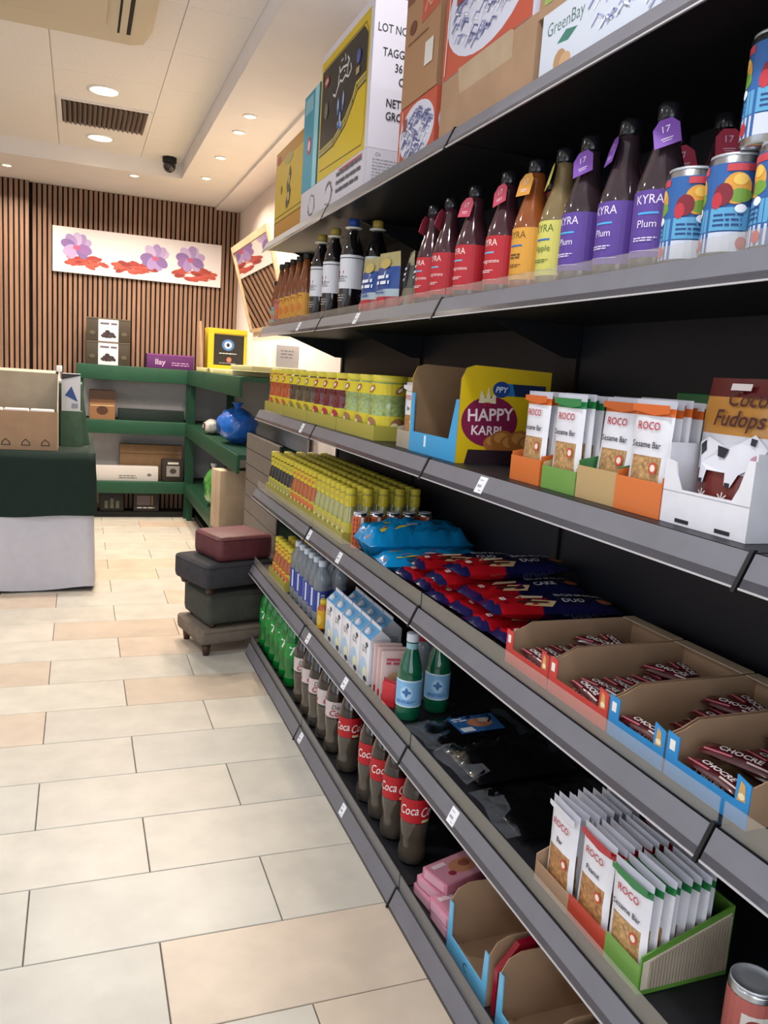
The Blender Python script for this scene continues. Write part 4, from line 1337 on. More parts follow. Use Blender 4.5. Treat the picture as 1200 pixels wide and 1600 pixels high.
r = .0428
g1 = G().rect(-PI * r, .138, PI * r, .210, '#b3141f', 26)
for a in (-.101, .033):
    g1.text('Coca', a - .028, .163, .040, '#ece6e2', shear=.35, rot=.10, bold=.006, sx=.72).text('Cola', a + .034, .160, .040, '#ece6e2', shear=.35, rot=.10, bold=.006, sx=.72)
g1.rect(.045, .141, .069, .149, '#d3c89a', 3).rect(.098, .155, .114, .185, '#d88a8a', 3)
g2 = G().rect(-PI * r, .145, PI * r, .205, '#c9bcbc', 26)
for a in (-.06, .04):
    g2.text('Diet', a, .178, .024, '#26262c', shear=.3).text('Coke', a + .004, .152, .032, '#a81c28', shear=.3, bold=.015)
g3 = G().rect(-PI * r, .140, PI * r, .210, '#1b8c3a', 26)
for a in (-.07, .02):
    g3.text('7', a, .155, .056, '#e6efe6', bold=.02).text('UP', a + .028, .165, .032, '#c83a34', bold=.02).ell(a + .022, .182, .012, .012, '#cfd63a', 7)
ck_ = soda('glass_cola', 'cola_low', '#a8141f', '', g1)
dk_ = soda('glass_cola', 'cola_low', '#c9c9cc', '', g2)
sv_ = soda('pet_green', 'pet_green', '#1b8c3a', '', g3)
for i in range(6):
    thing('lemonade_bottle', '%s green lemonade bottle from the stacked stools' % OR[i], 'bottle', (.908, 3.90 - i * .108, SB), sv_, -1.2 + .3 * (i % 2), 'green lemonade bottles')
for i, (x, y) in enumerate(((.905, 3.18), (.905, 3.05), (.905, 2.94), (.908, 2.825), (.908, 2.71))):
    thing('cola_bottle', '%s cola bottle with white diet label from the green lemonade' % OR[i], 'bottle', (x, y, SB), dk_, -1.25 + .25 * (i % 2), 'diet cola bottles')
for i, (x, y) in enumerate(((.910, 2.555), (.915, 2.345), (.918, 2.235), (.918, 2.12), (.925, 1.985))):
    thing('cola_bottle', '%s cola bottle with red label from the diet colas' % OR[i], 'bottle', (x, y, SB), ck_, -1.2 + .18 * (i % 3), 'red-labelled cola bottles')
for i, (x, y) in enumerate(((1.01, 3.12), (1.01, 2.98), (1.01, 2.84), (1.015, 2.30))):
    thing('cola_bottle', ('diet cola bottle in the second row, %s one from the lemonade' % OR[i]) if i < 3 else 'red-labelled cola bottle in the second row', 'bottle', (x, y, SB), dk_ if i < 3 else ck_, -1.2, 'cola bottles in the second row')
for i, (x, y) in enumerate(((1.01, 3.88), (1.01, 3.74), (1.01, 3.60))):
    thing('lemonade_bottle', 'green lemonade bottle in the second row, %s from the stools' % OR[i], 'bottle', (x, y, SB), sv_, -1.0, 'green lemonade bottles in the second row')

# pink biscuit boxes
g = G().rect(-.07, -.045, .07, .045, '#c98a9a').ell(.02, .0, .045, .03, '#b87a5a', 9).ell(.03, .005, .02, .014, '#8e4a3c', 8).ell(-.03, -.015, .012, .010, '#8e2a3a', 7).rect(-.065, .02, -.02, .036, '#e3c9d0')
pk2 = [('box_body', MB().box(-.08, .08, -.05, .05, 0, .030, '#c47c92', .003).build('box_body')), ('print', gmesh('print', g, plane_map((0, 0, .0303), (1, 0, 0), (0, 1, 0)), .0002)), ('flap', MB().box(-.0812, -.0802, -.04, .04, .004, .027, '#d3a0b0').build('flap'))]
for i, (x, y, zz, rz) in enumerate(((.955, 1.80, 0, .12), (.955, 1.685, 0, .05), (.962, 1.80, .031, .25), (.952, 1.69, .031, .1), (.972, 1.79, .062, .30))):
    thing('biscuit_box', 'flat pink biscuit box, ' + ('bottom one by the cola', 'bottom one by the blue display', 'second one up by the cola', 'upper one by the blue display', 'topmost by the cola')[i], 'biscuit box', (x, y, SB + zz), pk2, rz, 'flat pink biscuit boxes')


# open display boxes in blue and brown
def open_box(col, w_, label, loc, inner='card', h1=.17, dep=.24):
    fr = MB().prism([(-w_ / 2, 0), (w_ / 2, 0), (w_ / 2, .13), (w_ / 2 - .018, .13), (w_ / 2 - .022, .045), (-w_ / 2 + .022, .045), (-w_ / 2 + .018, .13), (-w_ / 2, .13)], 'y', 0, .003, col).build('front_panel')
    cz = [('print', gmesh('print', G().text('C', 0, .012, .03, '#22364c'), front_map(-.0003), .0002))]
    sd = [(.003, 0), (dep, 0), (dep, h1), (.05, h1), (.02, h1 - .012), (.003, .13)]
    a_ = MB().prism(sd, 'x', -w_ / 2, -w_ / 2 + .003, inner).build('side_panel')
    b_ = MB().prism(sd, 'x', w_ / 2 - .003, w_ / 2, inner).build('side_panel')
    c_ = MB().box(-w_ / 2 + .003, w_ / 2 - .003, dep - .003, dep, 0, h1, inner).build('back_panel')
    e_ = MB().box(-w_ / 2 + .003, w_ / 2 - .003, .003, dep - .003, 0, .003, inner).build('base')
    thing('display_carton', label, 'carton', loc, [('front_panel', fr, cz), ('side_panel', a_), ('side_panel', b_), ('back_panel', c_), ('base', e_)], AIS)


open_box('g#6ab4dc', .205, 'empty pale blue display carton beside the pink biscuit boxes', (.868, 1.515, SB))
open_box('g#6ab4dc', .20, 'empty pale blue display carton nearer the camera', (.868, 1.262, SB))
open_box('g#6f9a3a', .20, 'green display carton at the bottom edge of the picture', (.868, 1.040, SB))
solo('red_divider', MB().prism([(.875, 0), (.905, 0), (.905, .10), (.935, .150), (1.06, .165), (1.06, .182), (.925, .170), (.875, .11)], 'y', -.008, .008, 'g#8e1428').build('red_divider'), 'curved dark red cardboard divider between the two blue cartons', 'divider', (0, 1.388, SB))

# ================================================================== TOP SHELF
S1 += .001
D1 = .30


def carton(name, label, x, y0, y1, z, h, body, g_front=None, g_end=None, rz=0.0, dep=D1, extra=None, cat='carton'):
    """closed carton; front on the aisle side (-x), end face towards the camera (-y); origin at its near front corner"""
    L = y1 - y0
    ps = [('carton_body', MB().box(0, dep, 0, L, 0, h, body).build('carton_body'), [])]
    if g_front:
        ps[0][2].append(('front_print', gmesh('front_print', g_front, plane_map((-.0004, L, 0), (0, -1, 0), (0, 0, 1)), .0004)))
    if g_end:
        ps[0][2].append(('end_print', gmesh('end_print', g_end, plane_map((0, -.0004, 0), (1, 0, 0), (0, 0, 1)), .0004)))
    ps.append(('tape', MB().box(.0, dep, L / 2 - .02, L / 2 + .02, h, h + .0006, 'card_grey').build('tape')))
    for e in (extra or []):
        ps.append(e)
    return thing(name, label, cat, (x, y0, z), ps, rz)


# yellow tea carton with brown foot
g = G().rect(0, 0, .50, .40, '#b7821f').rect(.0, .085, .50, .345, '#c9a81a').rect(0, .105, .50, .110, '#5a4a18').rect(0, .085, .50, .089, '#5a4a18')
g.ell(.06, .36, .035, .020, '#a8342a', 8).ell(.25, .335, .08, .022, '#a99a4a', 8)
g.poly([(.24, .12), (.29, .14), (.31, .19), (.28, .22), (.31, .26), (.28, .30), (.26, .26), (.23, .22), (.25, .18), (.22, .15)], '#3f3a1c').ell(.27, .17, .012, .02, '#d9cf9a', 7).ell(.275, .24, .010, .02, '#cfc48a', 7).ell(.13, .22, .012, .02, '#8a7a2a', 6)
carton('tea_carton', 'yellow tea carton with a brown foot at the far shelf end',   .866, 3.485, 3.965, S1, .40, '#b58a2a', g)
# low white carton with line drawings
g = G().rect(0, 0, .84, .135, '#cfccd6')
rr = random.Random(5)
for cx in (.18, .42):
    for k in range(16):
        a = rr.random() * 6.3
        g.stroke([(cx + .055 * math.cos(a), .065 + .045 * math.sin(a)), (cx + .045 * math.cos(a + 1.2), .065 + .04 * math.sin(a + 1.2))], .003, '#6a6c7c')
g.lines(.52, .82, .105, .028, 3, .012, '#4a4a58', 3).stroke([(.55, .122), (.8, .122)], .006, '#b8444a')
ge = G().rect(0, 0, .30, .135, '#c9c4cc').text('Ch', .03, .112, .016, '#3a3a44', al='L').lines(.02, .14, .10, .010, 9, .004, '#9a98a4', 7)
carton('white_carton', 'low white carton with line drawings under the tea carton', .866, 2.63, 3.475, S1, .135, '#cfccd6', g, ge)
# teal carton
g = G().rect(0, 0, .235, .375, '#2f97b4').rect(.16, .0, .235, .375, '#8fcfdc').rect(.02, .30, .14, .36, '#7ab8cc').ell(.10, .17, .03, .035, '#b83a5a', 8).ell(.10, .17, .018, .02, '#e3c9d0', 8).rect(.225, .0, .235, .375, '#25606e')
carton('teal_carton', 'slim teal carton standing beside the big tea carton', .866, 3.235, 3.47, S1 + .136, .375, '#3f9fb8', g, None, dep=.12)
solo('kraft_pack', MB().box(0, .10, 0, .16, 0, .40, 'card', .006).build('kraft_pack'), 'brown paper pack standing behind the teal carton', 'packet', (1.0, 3.25, S1 + .136))
# big white and yellow tea carton
zt_, ht = S1 + .136, .455
W1 = .595
g = G().rect(0, 0, W1, ht, '#d6d2dc').rect(.0, .0, W1 - .03, ht - .025, '#d0b41c').stroke([(.03, .035), (.53, .02), (.55, .05), (.55, .36), (.52, .40), (.03, .40)], .004, '#3a3414')
g.poly([(.015, .115), (.20, .12), (.33, .16), (.40, .20), (.44, .24), (.545, .245), (.545, .36), (.50, .395), (.015, .395)], '#1b1a20')
g.stroke([(.015, .105), (.20, .108), (.33, .145), (.41, .19), (.45, .225), (.545, .232)], .014, '#8a8a60').stroke([(.015, .09), (.20, .093), (.34, .13), (.42, .18), (.46, .21), (.545, .216)], .008, '#3a3a2c')
# calligraphy strokes
cal = '#dfe0e4'
g.stroke([(.33, .355), (.35, .338), (.33, .328), (.28, .336), (.24, .330), (.235, .350)], .008, cal).stroke([(.30, .372), (.305, .352)], .007, cal).ell(.27, .365, .005, .004, cal, 5).ell(.255, .365, .005, .004, cal, 5)
g.stroke([(.37, .320), (.38, .300), (.35, .285), (.31, .300), (.28, .290), (.25, .300), (.22, .280), (.20, .262), (.17, .275)], .008, cal).stroke([(.34, .335), (.335, .300)], .006, cal).ell(.30, .318, .005, .004, cal, 5).stroke([(.235, .322), (.23, .285)], .007, cal)
for (a, b, c_, d2) in ((.24, .215, .014, .03), (.30, .220, .012, .036), (.27, .165, .012, .03), (.285, .140, .016, .016), (.25, .150, .010, .012)):
    g.ell(a, b, c_, d2, '#3f6aa8', 8).ell(a + .003, b + .006, c_ * .5, d2 * .6, '#b9cbe6', 7)
g.ell(.08, .345, .03, .02, '#8e1f2a', 8).ell(.08, .345, .022, .010, '#c9a8a8', 8).ell(.09, .24, .022, .03, '#6a6a58', 8).ell(.46, .315, .022, .022, '#3a55a0', 8).rect(.44, .26, .475, .282, '#a99a70')
ge = G().rect(0, 0, .30, ht, '#d6d2dc')
for t, u, v in (('LOT NO', .020, .350), ('TAGG', .040, .280), ('36', .085, .238), ('C', .100, .198), ('NETT', .062, .130), ('GROS', .062, .090)):
    ge.text(t, u - .006, v, .036, '#15151c', al='L', bold=.012, sx=.76)
carton('tea_carton', 'big white carton with yellow and black tea artwork', .866, 2.63, 2.63 + W1, zt_, ht, '#d6d2dc', g, ge)


# red and white swirl cartons
def swirl(W_, Hh):
    g = G().rect(0, 0, W_, Hh, '#b8523c').ell(W_ / 2, Hh / 2, W_ * .47, Hh * .46, '#cfd0e0', 14)
    r_ = random.Random(int(W_ * 1000))
    for k in range(110):
        a, q = r_.random() * 6.3, r_.random() ** .5
        cx, cy = W_ / 2 + W_ *   .38 * q * math.cos(a), Hh / 2 + Hh * .36 * q * math.sin(a)
        g.stroke([(cx - .02, cy - .008), (cx, cy + .006), (cx + .02, cy - .002)], .004, r_.choice(['#7c80ac', '#9a9cc4', '#e6e6f0', '#5f6494']))
    g.stroke([(.02, .01), (.03, Hh - .01)], .004, '#e3ded8').rect(W_ * .15, Hh * .60, W_ * .24, Hh * .80, '#8e3a34')
    return g


carton('print_carton', 'small red and white printed carton under the brown carton', .868, 2.08, 2.345, S1, .165, '#b8523c', swirl(.265, .165), swirl(.27, .165), dep=.27)
g = G().rect(0, 0, .25, .30, '#a47c5a').rect(.0, .27, .25, .30, '#7c4a30').poly([(.12, .19), (.235, .20), (.235, .27), (.12, .26)], '#b8543c').stroke([(.14, .215), (.16, .24), (.18, .215), (.2, .245), (.22, .22)], .006, '#d8a080').ell(.06, .20, .025, .018, '#6a3a28', 8).rect(.16, .07, .215, .13, '#d6d2cc').lines(.03, .22, .16, .02, 1, .004, '#6a4a30', 2)
carton('brown_carton', 'brown carton with red print and a white sticker', .866, 2.085, 2.335, S1 + .166,   .30, '#987254', g, G().lines(.04, .2, .2, .03, 4, .008, '#7a5234', 3), dep=.26)
carton('plain_carton', 'plain brown carton under the swirl-printed carton', .866, 1.575, 2.045, S1, .155, 'card', None, None, dep=.3, extra=[('open_flap', MB().prism([(.0, .10), (.012, .155), (-.008, .155)], 'y', .10, .36, 'card_pale').build('open_flap'))])
carton('swirl_carton', 'red and white carton with swirling blue print', .866, 1.60, 2.05, S1 + .157, .26, '#cfd0e0', swirl(.45, .26), None, dep=.28)
carton('kraft_carton', 'brown carton with a green patch on top of the white fruit carton', .868, 1.24, 1.575, S1 + .137, .20, 'card', G().rect(.02, .02, .10, .12, '#8fae5a'), None, dep=.26)
g = G().rect(0, 0, .50, .135, '#ccd2de').text('GreenBay', .085, .088, .036, '#4a6a64', sx=.9).poly([(.06, .065), (.10, .060), (.13, .075), (.09, .082)], '#3f7a6a').ell(.075, .03, .022, .022, '#b08a64', 8).ell(.095, .025, .02, .016, '#c8a078', 8).rect(.04, .0, .12, .012, '#c8806a')
r_ = random.Random(9)
for k in range(40):
    cx, cy = .18 + .30 * r_.random(), .03 + .09 * r_.random()
    g.stroke([(cx - .018, cy - .008), (cx, cy + .006), (cx + .018, cy - .004)], .004, r_.choice(['#8a90bc', '#a6aacc', '#e6e8f2']))
carton('fruit_carton', 'white printed fruit carton nearest the camera on top', .866, 1.05, 1.55, S1, .135, '#ccd2de', g, None, dep=.3)
# ================================================================== BACK OF THE SHOP
def stand(name, label, L, D, loc, rz, posts):
    """green display stand: local front -Y, width L along x, depth D"""
    ps = []
    for z0_, z1_, n in ((1.27, 1.40, 'top_shelf'), (.79, .91, 'middle_shelf'), (.24, .35, 'lower_shelf')):
        ps.append((n, MB().box(0, L, .02, D, z1_ - .03, z1_, 'stand_green').build(n), [('fascia', MB().box(0, L, 0, .02, z0_, z1_, 'stand_green', .003).build('fascia'))]))
    for x_ in posts:
        ps.append(('post', MB().box(x_, x_ + .06, .022, .07, 0, 1.37, 'stand_green').build('post')))
    ps.append(('back_panel', MB().box(.0, L, D - .015, D - .003, .92, 1.36, 'stand_white').build('back_panel')))
    ps.append(('back_panel', MB().box(.0, L, D - .015, D - .003, .36, .87, 'stand_white').build('back_panel')))
    ps.append(('plinth', MB().box(0, L, .10, D, 0, .05, 'stand_dark').build('plinth')))
    return thing(name, label, 'display stand', loc, ps, rz)


stand('display_stand', 'dark green three-tier display stand against the slatted wall', 1.42, .30, (-.02, 7.74, 0), 0, (0, .96, 1.34))
stand('display_stand', 'dark green three-tier display stand along the right wall', 2.62, .47, (.935, 7.70, 0), AIS, (.0,))
# slatted grey panel at the end of the shelving
t = thing('slatwall_panel', 'grey grooved slat panel beyond the end of the shelving', 'slat panel', (.985, 4.15, 0), [('backing', MB().box(.006, .02, 0, .88, 0, 1.06, 'stand_dark').build('backing'))])
plm = MB().box(0, .006, 0, .88, 0, .091, 'slatwall').build('plank')
for k in range(11):
    o = mesh_obj('plank', plm, t)
    o.location = (0, 0, .002 + k * .0965)


def printed_box(name, label, x0, x1, y0, y1, z, h, body, g=None, cat='box', rz=0.0, group=None, lid=None):
    ps = [('box_body', MB().box(0, x1 - x0, 0, y1 - y0, 0, h, body, .002).build('box_body'))]
    if g:
        ps.append(('print', gmesh('print', g, plane_map((0, -.0006, 0), (1, 0, 0), (0, 0, 1)), .0005)))
    if lid:
        ps.append(('lid_edge', MB().box(-.002, x1 - x0 + .002, -.002, y1 - y0 + .002, h * lid, h * lid + .006, body).build('lid_edge')))
    return thing(name, label, cat, (x0, y0, z), ps, rz, group)


def gift_print(W_, h):
    g = G().rect(.10, .0, W_ - .10, h, '#d3ccd2').lines(.115, W_ - .105, h * .72, .03, 1, .018, '#5a5460', 21)
    for k, (a, b) in enumerate(((-.045, .022), (-.015, .018), (.018, .02), (.046, .024), (-.028, .042), (.004, .044), (.034, .042), (-.008, .062))):
        g.ell(W_ / 2 + a, h * .12 + b, .021, .014, '#2c2228' if k % 2 else '#3a2c30', 7, .4 * (k % 3 - 1))
    g.ell(.05, h * .35, .025, .018, '#4f4a3a', 7).ell(W_ - .05, h * .35, .025, .018, '#4f4a3a', 7).rect(0, h - .01, W_, h, '#5a5142')
    return g


for k in range(2):
    printed_box('date_gift_box', ('lower', 'upper')[k] + ' dark gift box with white band on the green stand', .06, .43, 7.80, 7.98, 1.401 + k * .206, .204, '#3a3226', gift_print(.37, .204), 'gift box', group='stacked gift boxes')
printed_box('purple_box', 'flat purple box on top of the green stand', .58, 1.0, 7.79, 7.97, 1.401, .13, '#54205c', G().text('Ilay', .12, .035, .07, '#c9a8c8', bold=.01).lines(.22, .38, .05, .02, 2, .01, '#a880ac', 3).rect(0, .115, .42, .13, '#74387c'), 'box')
# pale yellow trays on the right stand
for k, (y, dz, rz, L_) in enumerate(((7.1, 0, .05, .40), (6.62, .0, -.06, .44), (6.12, 0, .08, .40), (5.62, 0, -.1, .42), (5.30, .036, .2, .36))):
    solo('yellow_leaflet_tray', MB().box(-.19, .19, -L_ / 2, L_ / 2, 0, .034, '#c8c08a', .004).build('yellow_leaflet_tray'), 'flat pale yellow pack on the right stand, %s from the slatted wall' % OR[k], 'packet', (1.16, y, 1.401 + dz), rz, 'flat pale yellow packs')
g = G().rect(0, 0, .31, .31, '#c2a41c').rect(.045, .03, .29, .27, '#17161a').ell(.16, .19, .05, .045, '#3f6aa8', 10).ell(.16, .19, .03, .028, '#c9d6ea', 9).ell(.16, .19, .014, .016, '#1c2438', 8).lines(.09, .24, .12, .02, 1, .006, '#cfcfd6', 3).ell(.17, .075, .02, .02, '#b8645a', 8).lines(.09, .25, .045, .01, 1, .005, '#8a8a90', 5).rect(.045, .27, .31, .28, '#8a7414')
printed_box('yellow_tea_box', 'yellow and black tea box standing on the right stand', .955, 1.27, 6.60, 6.72, 1.436, .315, '#b89a1e', g, 'tea box', rz=.10)
solo('leaning_board', MB().box(0, .018, 0, .10, 0, .36, 'card').build('leaning_board'), 'thin brown board leaning on the yellow tea box', 'board', (.905, 6.62, 1.436), ry=-.06)
printed_box('brown_gift_box', 'brown patterned box on the middle tier of the stand', .09, .31, 7.80, 7.98, .911, .26, '#5a3c26', G().rect(0, .18, .22, .26, '#3a2618').rect(0, .0, .22, .15, '#8a6242').ell(.11, .08, .05, .04, '#4a2e1c', 9).rect(.01, .12, .21, .128, '#c9b08a'), 'box')
printed_box('long_white_carton', 'long white carton on the lower tier of the stand', .15, .70, 7.78, 7.89, .351, .135, '#c9c4c2', G().lines(.2, .36, .045, .02, 2, .008, '#5a5a5e', 3).ell(.47, .06, .02, .014, '#6a6a6e', 8), 'carton')
printed_box('long_brown_carton', 'long brown carton behind the white carton', .36, .93, 7.91, 8.01, .351, .33, 'card_in', G().rect(0, .24, .57, .25, '#6a4a2c'), 'carton')
printed_box('dark_gift_box', 'dark gift box with a pale label beside the white carton', .735, .93, 7.78, 7.89, .351, .205, '#241e1a', G().rect(.04, .05, .16, .15, '#8a8680').ell(.10, .10, .03, .025, '#3a3632', 8).rect(.05, .165, .15, .185, '#c9c4be'), 'gift box')
printed_box('dark_gift_box', 'dark gift box on the floor, left under the stand', .19, .40, 7.86, 7.99, .051, .17, '#1c1a17', G().rect(.04, .03, .07, .10, '#6a6a5c').rect(.09, .03, .12, .12, '#6a6a5c').rect(.14, .03, .17, .10, '#6a6a5c'), 'gift box')
printed_box('dark_gift_box', 'dark gift box on the floor with a grey label', .49, .72, 7.86, 7.99, .051, .18, '#2c2624', G().rect(.03, .06, .15, .15, '#6a5f62').rect(.16, .06, .175, .15, '#8a6a3c').lines(.03, .2, .03, .02, 1, .012, '#cfcac6', 3), 'gift box')


def crumple(rx_, ry_, rz_, k, seed, n=14, m_=9):
    rr = random.Random(seed)
    mb = MB()
    vs = []
    for j in range(m_ + 1):
        ph = PI * j / m_
        for i in range(n):
            a = 2 * PI * i / n
            q = 1 + rr.uniform(-.16, .16) * math.sin(ph)
            vs.append((rx_ * q * math.sin(ph) * math.cos(a), ry_ * q * math.sin(ph) * math.sin(a), rz_ * max(0, 1 - math.cos(ph) * (1 + rr.uniform(-.1, .1) * math.sin(ph)))))
    fs = [(j * n + i, j * n + (i + 1) % n, (j + 1) * n + (i + 1) % n, (j + 1) * n + i) for j in range(m_) for i in range(n)]
    return mb.add(vs, fs, k, True)


knot = MB().lathe([(.02, 0), (.012, .03), (.035, .07), (.05, .10)], 'film_white', 10).build('tied_neck')
thing('blue_plastic_bag', 'crumpled blue plastic bag on the middle tier', 'plastic bag', (1.07, 5.85, .912), [('bag', crumple(.14, .22, .13, 'film_bag', 3).build('bag')), ('tied_neck', MB().lathe([(.03, .22), (.015, .25), (.03, .28), (.045, .295)], 'film_bag', 10).build('tied_neck'))])
thing('white_plastic_bag', 'small white and brown bag beside the blue bag', 'plastic bag', (1.005, 6.62, .912), [('bag', crumple(.065, .14, .06, 'film_white', 5).build('bag')), ('print', MB().box(-.066, -.062, -.05, .03, .03, .09, '#5a2e24').build('print'))])
thing('green_plastic_bag', 'crumpled green and clear bag on the lower tier', 'plastic bag', (1.01, 6.45, .352), [('bag', crumple(.075, .16, .15, 'film_green', 8).build('bag')), ('tied_neck', MB().lathe([(.03, .27), (.014, .30), (.03, .34)], 'film_white', 10).build('tied_neck'))])
thing('upright_carton', 'tall plain brown carton standing on the lower tier', 'carton', (.90, 5.47, .352), [('carton_body', MB().box(0, .29, 0, .16, 0, .405, 'card_pale', .003).build('carton_body')), ('tape', MB().box(.12, .16, -.0008, .161, .4045, .4056, 'card').build('tape')), ('side_seam', MB().box(-.0006, 0, .07, .074, .01, .39, 'card').build('side_seam'))], .22)
printed_box('white_pack', 'white pack on the right stand beside the shelving', 1.17, 1.33, 5.13, 5.2, 1.474, .14, '#d6d3d6', G().lines(.03, .13, .10, .02, 3, .008, '#9a98a0', 4), 'packet', rz=.2)


# ---- table with two cloths
def drape(x0, x1, y0, y1, zt, zh, k, amp, seed, thick=0.0):
    rr = random.Random(seed)
    pts = []
    def seg(a, b, n):
        for i in range(n):
            t_ = i / n
            pts.append((a[0] + (b[0] - a[0]) * t_, a[1] + (b[1] - a[1]) * t_))
    seg((x0, y0), (x1, y0), 40)
    seg((x1, y0), (x1, y1), 24)
    seg((x1, y1), (x0, y1), 40)
    seg((x0, y1), (x0, y0), 24)
    n = len(pts)
    cx, cy = (x0 + x1) / 2, (y0 + y1) / 2
    ph = [rr.uniform(0, 6.3) for _ in range(4)]
    rows = 7
    vs, fs = [], []
    for r in range(rows + 1):
        t_ = r / rows
        for i, (x, y) in enumerate(pts):
            s_ = i / n * 2 * PI
            wv = amp * t_ * (math.sin(s_ * 9 + ph[0]) + .6 * math.sin(s_ * 17 + ph[1]))
            ox = (1 if abs(x - x1) < 1e-6 else -1 if abs(x - x0) < 1e-6 else 0)
            oy = (1 if abs(y - y1) < 1e-6 else -1 if abs(y - y0) < 1e-6 else 0)
            sag = (zt - zh) * (.03 * math.sin(s_ * 5 + ph[2]) + .02 * math.sin(s_ * 11 + ph[3])) * t_ if zh > .1 else .012 * math.sin(s_ * 7) * t_
            vs.append((x + ox * (wv + amp * 1.6 * t_), y + oy * (wv + amp * 1.6 * t_), zt - (zt - zh) * t_ + sag))
    for r in range(rows):
        for i in range(n):
            fs.append((r * n + i, (r + 1) * n + i, (r + 1) * n + (i + 1) % n, r * n + (i + 1) % n))
    fs.append(tuple(range(n)))
    return MB().add(vs, fs, k, True)


TX0, TX1, TY0, TY1 = -1.75, .085, 5.27, 6.45
tp = [('table_top', MB().box(TX0 + .02, TX1 - .02, TY0 + .02, TY1 - .02, .83, .862, 'wood_dark').build('table_top'))]
for x_ in (TX0 + .1, TX1 - .15):
    for y_ in (TY0 + .1, TY1 - .15):
        tp.append(('leg', MB().box(x_, x_ + .05, y_, y_ + .05, 0, .83, 'wood_dark').build('leg')))
thing('cloth_table', 'long table hidden under the white and green cloths', 'table', (0, 0, 0), tp)
solo('white_tablecloth', drape(TX0, TX1, TY0, TY1, .866, .022, 'cloth_white', .007, 3).build('white_tablecloth'), 'pale white cloth hanging to the floor around the table', 'tablecloth')
solo('green_tablecloth', drape(TX0 - .014, TX1 + .014, TY0 - .014, TY1 + .014, .874, .490, 'cloth_green', .009, 6).build('green_tablecloth'), 'dark green cloth draped over the white tablecloth', 'tablecloth')
solo('cloth_riser', MB().prism([(-.80, .876), (.07, .876), (.02, 1.275), (-.80, 1.275)], 'y', 5.78, 6.30, 'cloth_pale_green').build('cloth_riser'), 'pale green cloth-covered riser standing on the table', 'riser')
solo('cloth_riser', MB().prism([(-.11, .876), (.03, .876), (.02, 1.10), (-.11, 1.10)], 'y', 5.66, 5.775, 'cloth_pale_green').build('cloth_riser'), 'low pale green riser under the blue and white carton', 'riser')
g = G().rect(.0, .0, .115, .24, '#c9ccd6').poly([(.02, .10), (.10, .06), (.06, .16)], '#2a4a8c').rect(.06, .02, .10, .05, '#8a92a4').poly([(0, .20), (.115, .23), (.115, .24), (0, .24)], '#2c2c34')
printed_box('blue_white_carton', 'small white carton with blue marks behind the open carton', -.105, .01, 5.67, 5.76, 1.102, .24, '#c9ccd6', g, 'carton')
# open brown carton with white packs
cw, cd = .46, .28
fr = MB().box(0, cw, 0, .004, 0, .235, 'card').build('front_panel')
gi = G()
for k in range(3):
    cx = .17 + k * .11
    gi.stroke([(cx - .022, .030), (cx + .024, .030), (cx + .02, .048), (cx, .066), (cx - .018, .048), (cx - .022, .030)], .006, '#4a3520')
op = [('front_panel', fr, [('print', gmesh('print', gi, plane_map((0, -.0005, 0), (1, 0, 0), (0, 0, 1)), .0004))]),
      ('side_panel', MB().prism([(.004, 0), (cd, 0), (cd, .46), (.10, .44), (.004, .235)], 'x', 0, .004, 'card_grey').build('side_panel')),
      ('side_panel', MB().prism([(.004, 0), (cd, 0), (cd, .46), (.20, .42), (.004, .235)], 'x', cw - .004, cw, 'card_grey').build('side_panel')),
      ('back_panel', MB().box(.004, cw - .004, cd - .004, cd, 0, .46, 'card_grey').build('back_panel')),
      ('base', MB().box(.004, cw - .004, .004, cd - .004, 0, .004, 'card_in').build('base')),
      ('flap', MB().prism([(.0, .46), (.10, .475), (.10, .479), (0, .464)], 'x', .02, cw - .02, 'card_grey').xf(Matrix.Translation((0, cd, 0))).build('flap'))]
thing('open_carton', 'large open brown carton on the green tablecloth', 'carton', (-.58, 5.33, .875), op)
for k in range(3):
    solo('white_pack', MB().box(0, .135, 0, .10, 0, .24, '#d8d2cc', .006).build('white_pack'), 'white pack inside the open carton, %s from the left' % OR[k], 'packet', (-.565 + k * .145, 5.345, .881), 0, 'white packs in the open carton')
thing('card_terminal', 'small white card reader on a stand behind the cartons', 'card reader', (-.15, 5.95, 1.276), [('base', MB().box(-.06, .06, -.05, .05, 0, .02, '#d8d8dc', .004).build('base')), ('stem', MB().box(.02, .032, -.006, .006, .02, .09, '#d0d0d4').build('stem')), ('reader', MB().box(.008, .044, -.012, .012, .07, .11, '#d8d8dc', .004).build('reader'))])


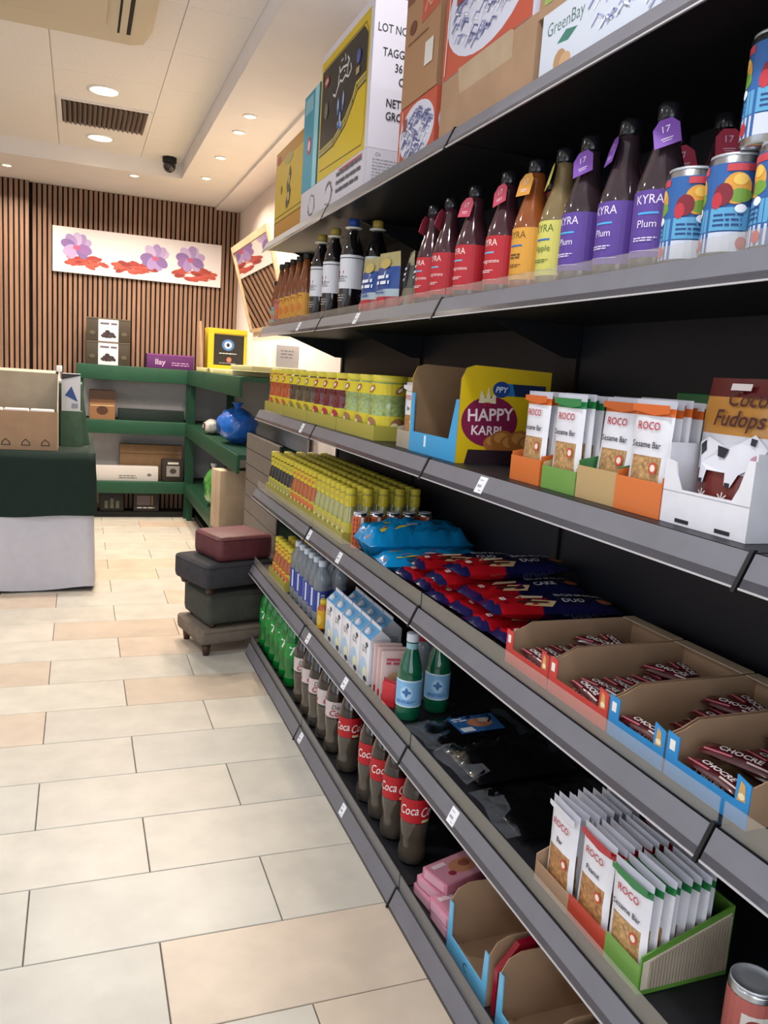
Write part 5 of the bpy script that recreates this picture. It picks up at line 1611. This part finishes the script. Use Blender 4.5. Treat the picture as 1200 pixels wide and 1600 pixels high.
# ---- stacked upholstered stools
def stool(w_, d_, h, leg, fab, piping):
    ps = []
    b = MB().box(-w_ / 2, w_ / 2, -d_ / 2, d_ / 2, leg, leg + h, fab, min(.03, h * .3))
    body = b.build('cushion')
    pp = []
    z_ = leg + h - min(.03, h * .3) * .6
    e = .004
    r = MB().tube([(-w_ / 2 + .02, -d_ / 2 + e, z_), (w_ / 2 - .02, -d_ / 2 + e, z_), (w_ / 2 - e, -d_ / 2 + .02, z_), (w_ / 2 - e, d_ / 2 - .02, z_), (w_ / 2 - .02, d_ / 2 - e, z_), (-w_ / 2 + .02, d_ / 2 - e, z_), (-w_ / 2 + e, d_ / 2 - .02, z_), (-w_ / 2 + e, -d_ / 2 + .02, z_), (-w_ / 2 + .02, -d_ / 2 + e, z_)], .005, piping).build('piping')
    ps.append(('cushion', body, [('piping', r)]))
    if leg > 0:
        for sx in (-1, 1):
            for sy in (-1, 1):
                ps.append(('leg', MB().lathe([(.016, 0), (.024, leg)], 'wood_dark', 12, (sx * (w_ / 2 - .045), sy * (d_ / 2 - .045))).build('leg')))
    return ps


thing('upholstered_stool', 'taupe upholstered stool at the bottom of the stack', 'stool', (.742, 4.152, 0), stool(.42, .37, .080, .062, 'fabric_taupe', 'fabric_taupe'), math.radians(13), 'stacked upholstered stools')
thing('upholstered_stool', 'grey-green upholstered stool second from the bottom', 'stool', (.752, 4.15, .143), stool(.38, .34, .165, .020, 'fabric_green', 'fabric_green'), math.radians(14), 'stacked upholstered stools')
thing('upholstered_stool', 'charcoal upholstered stool under the red cushion', 'stool', (.728, 4.14, .329), stool(.42, .36, .130, .026, 'fabric_dark', 'fabric_dark'), math.radians(20), 'stacked upholstered stools')
thing('red_pouf', 'dark red leather pouf on top of the stool stack', 'pouf', (.758, 4.13, .486), stool(.31, .29, .130, 0, 'leather_red', 'leather_red'), math.radians(18))
printed_box('dark_panel_block', 'dark green panel of the middle tier, added as a low block', .34, .93, 7.84, 7.97, .911, .10, '#14241f', G().rect(0, .09, .59, .10, '#1e3229'), 'box')  # added block in place of the dark green panel inside this tier
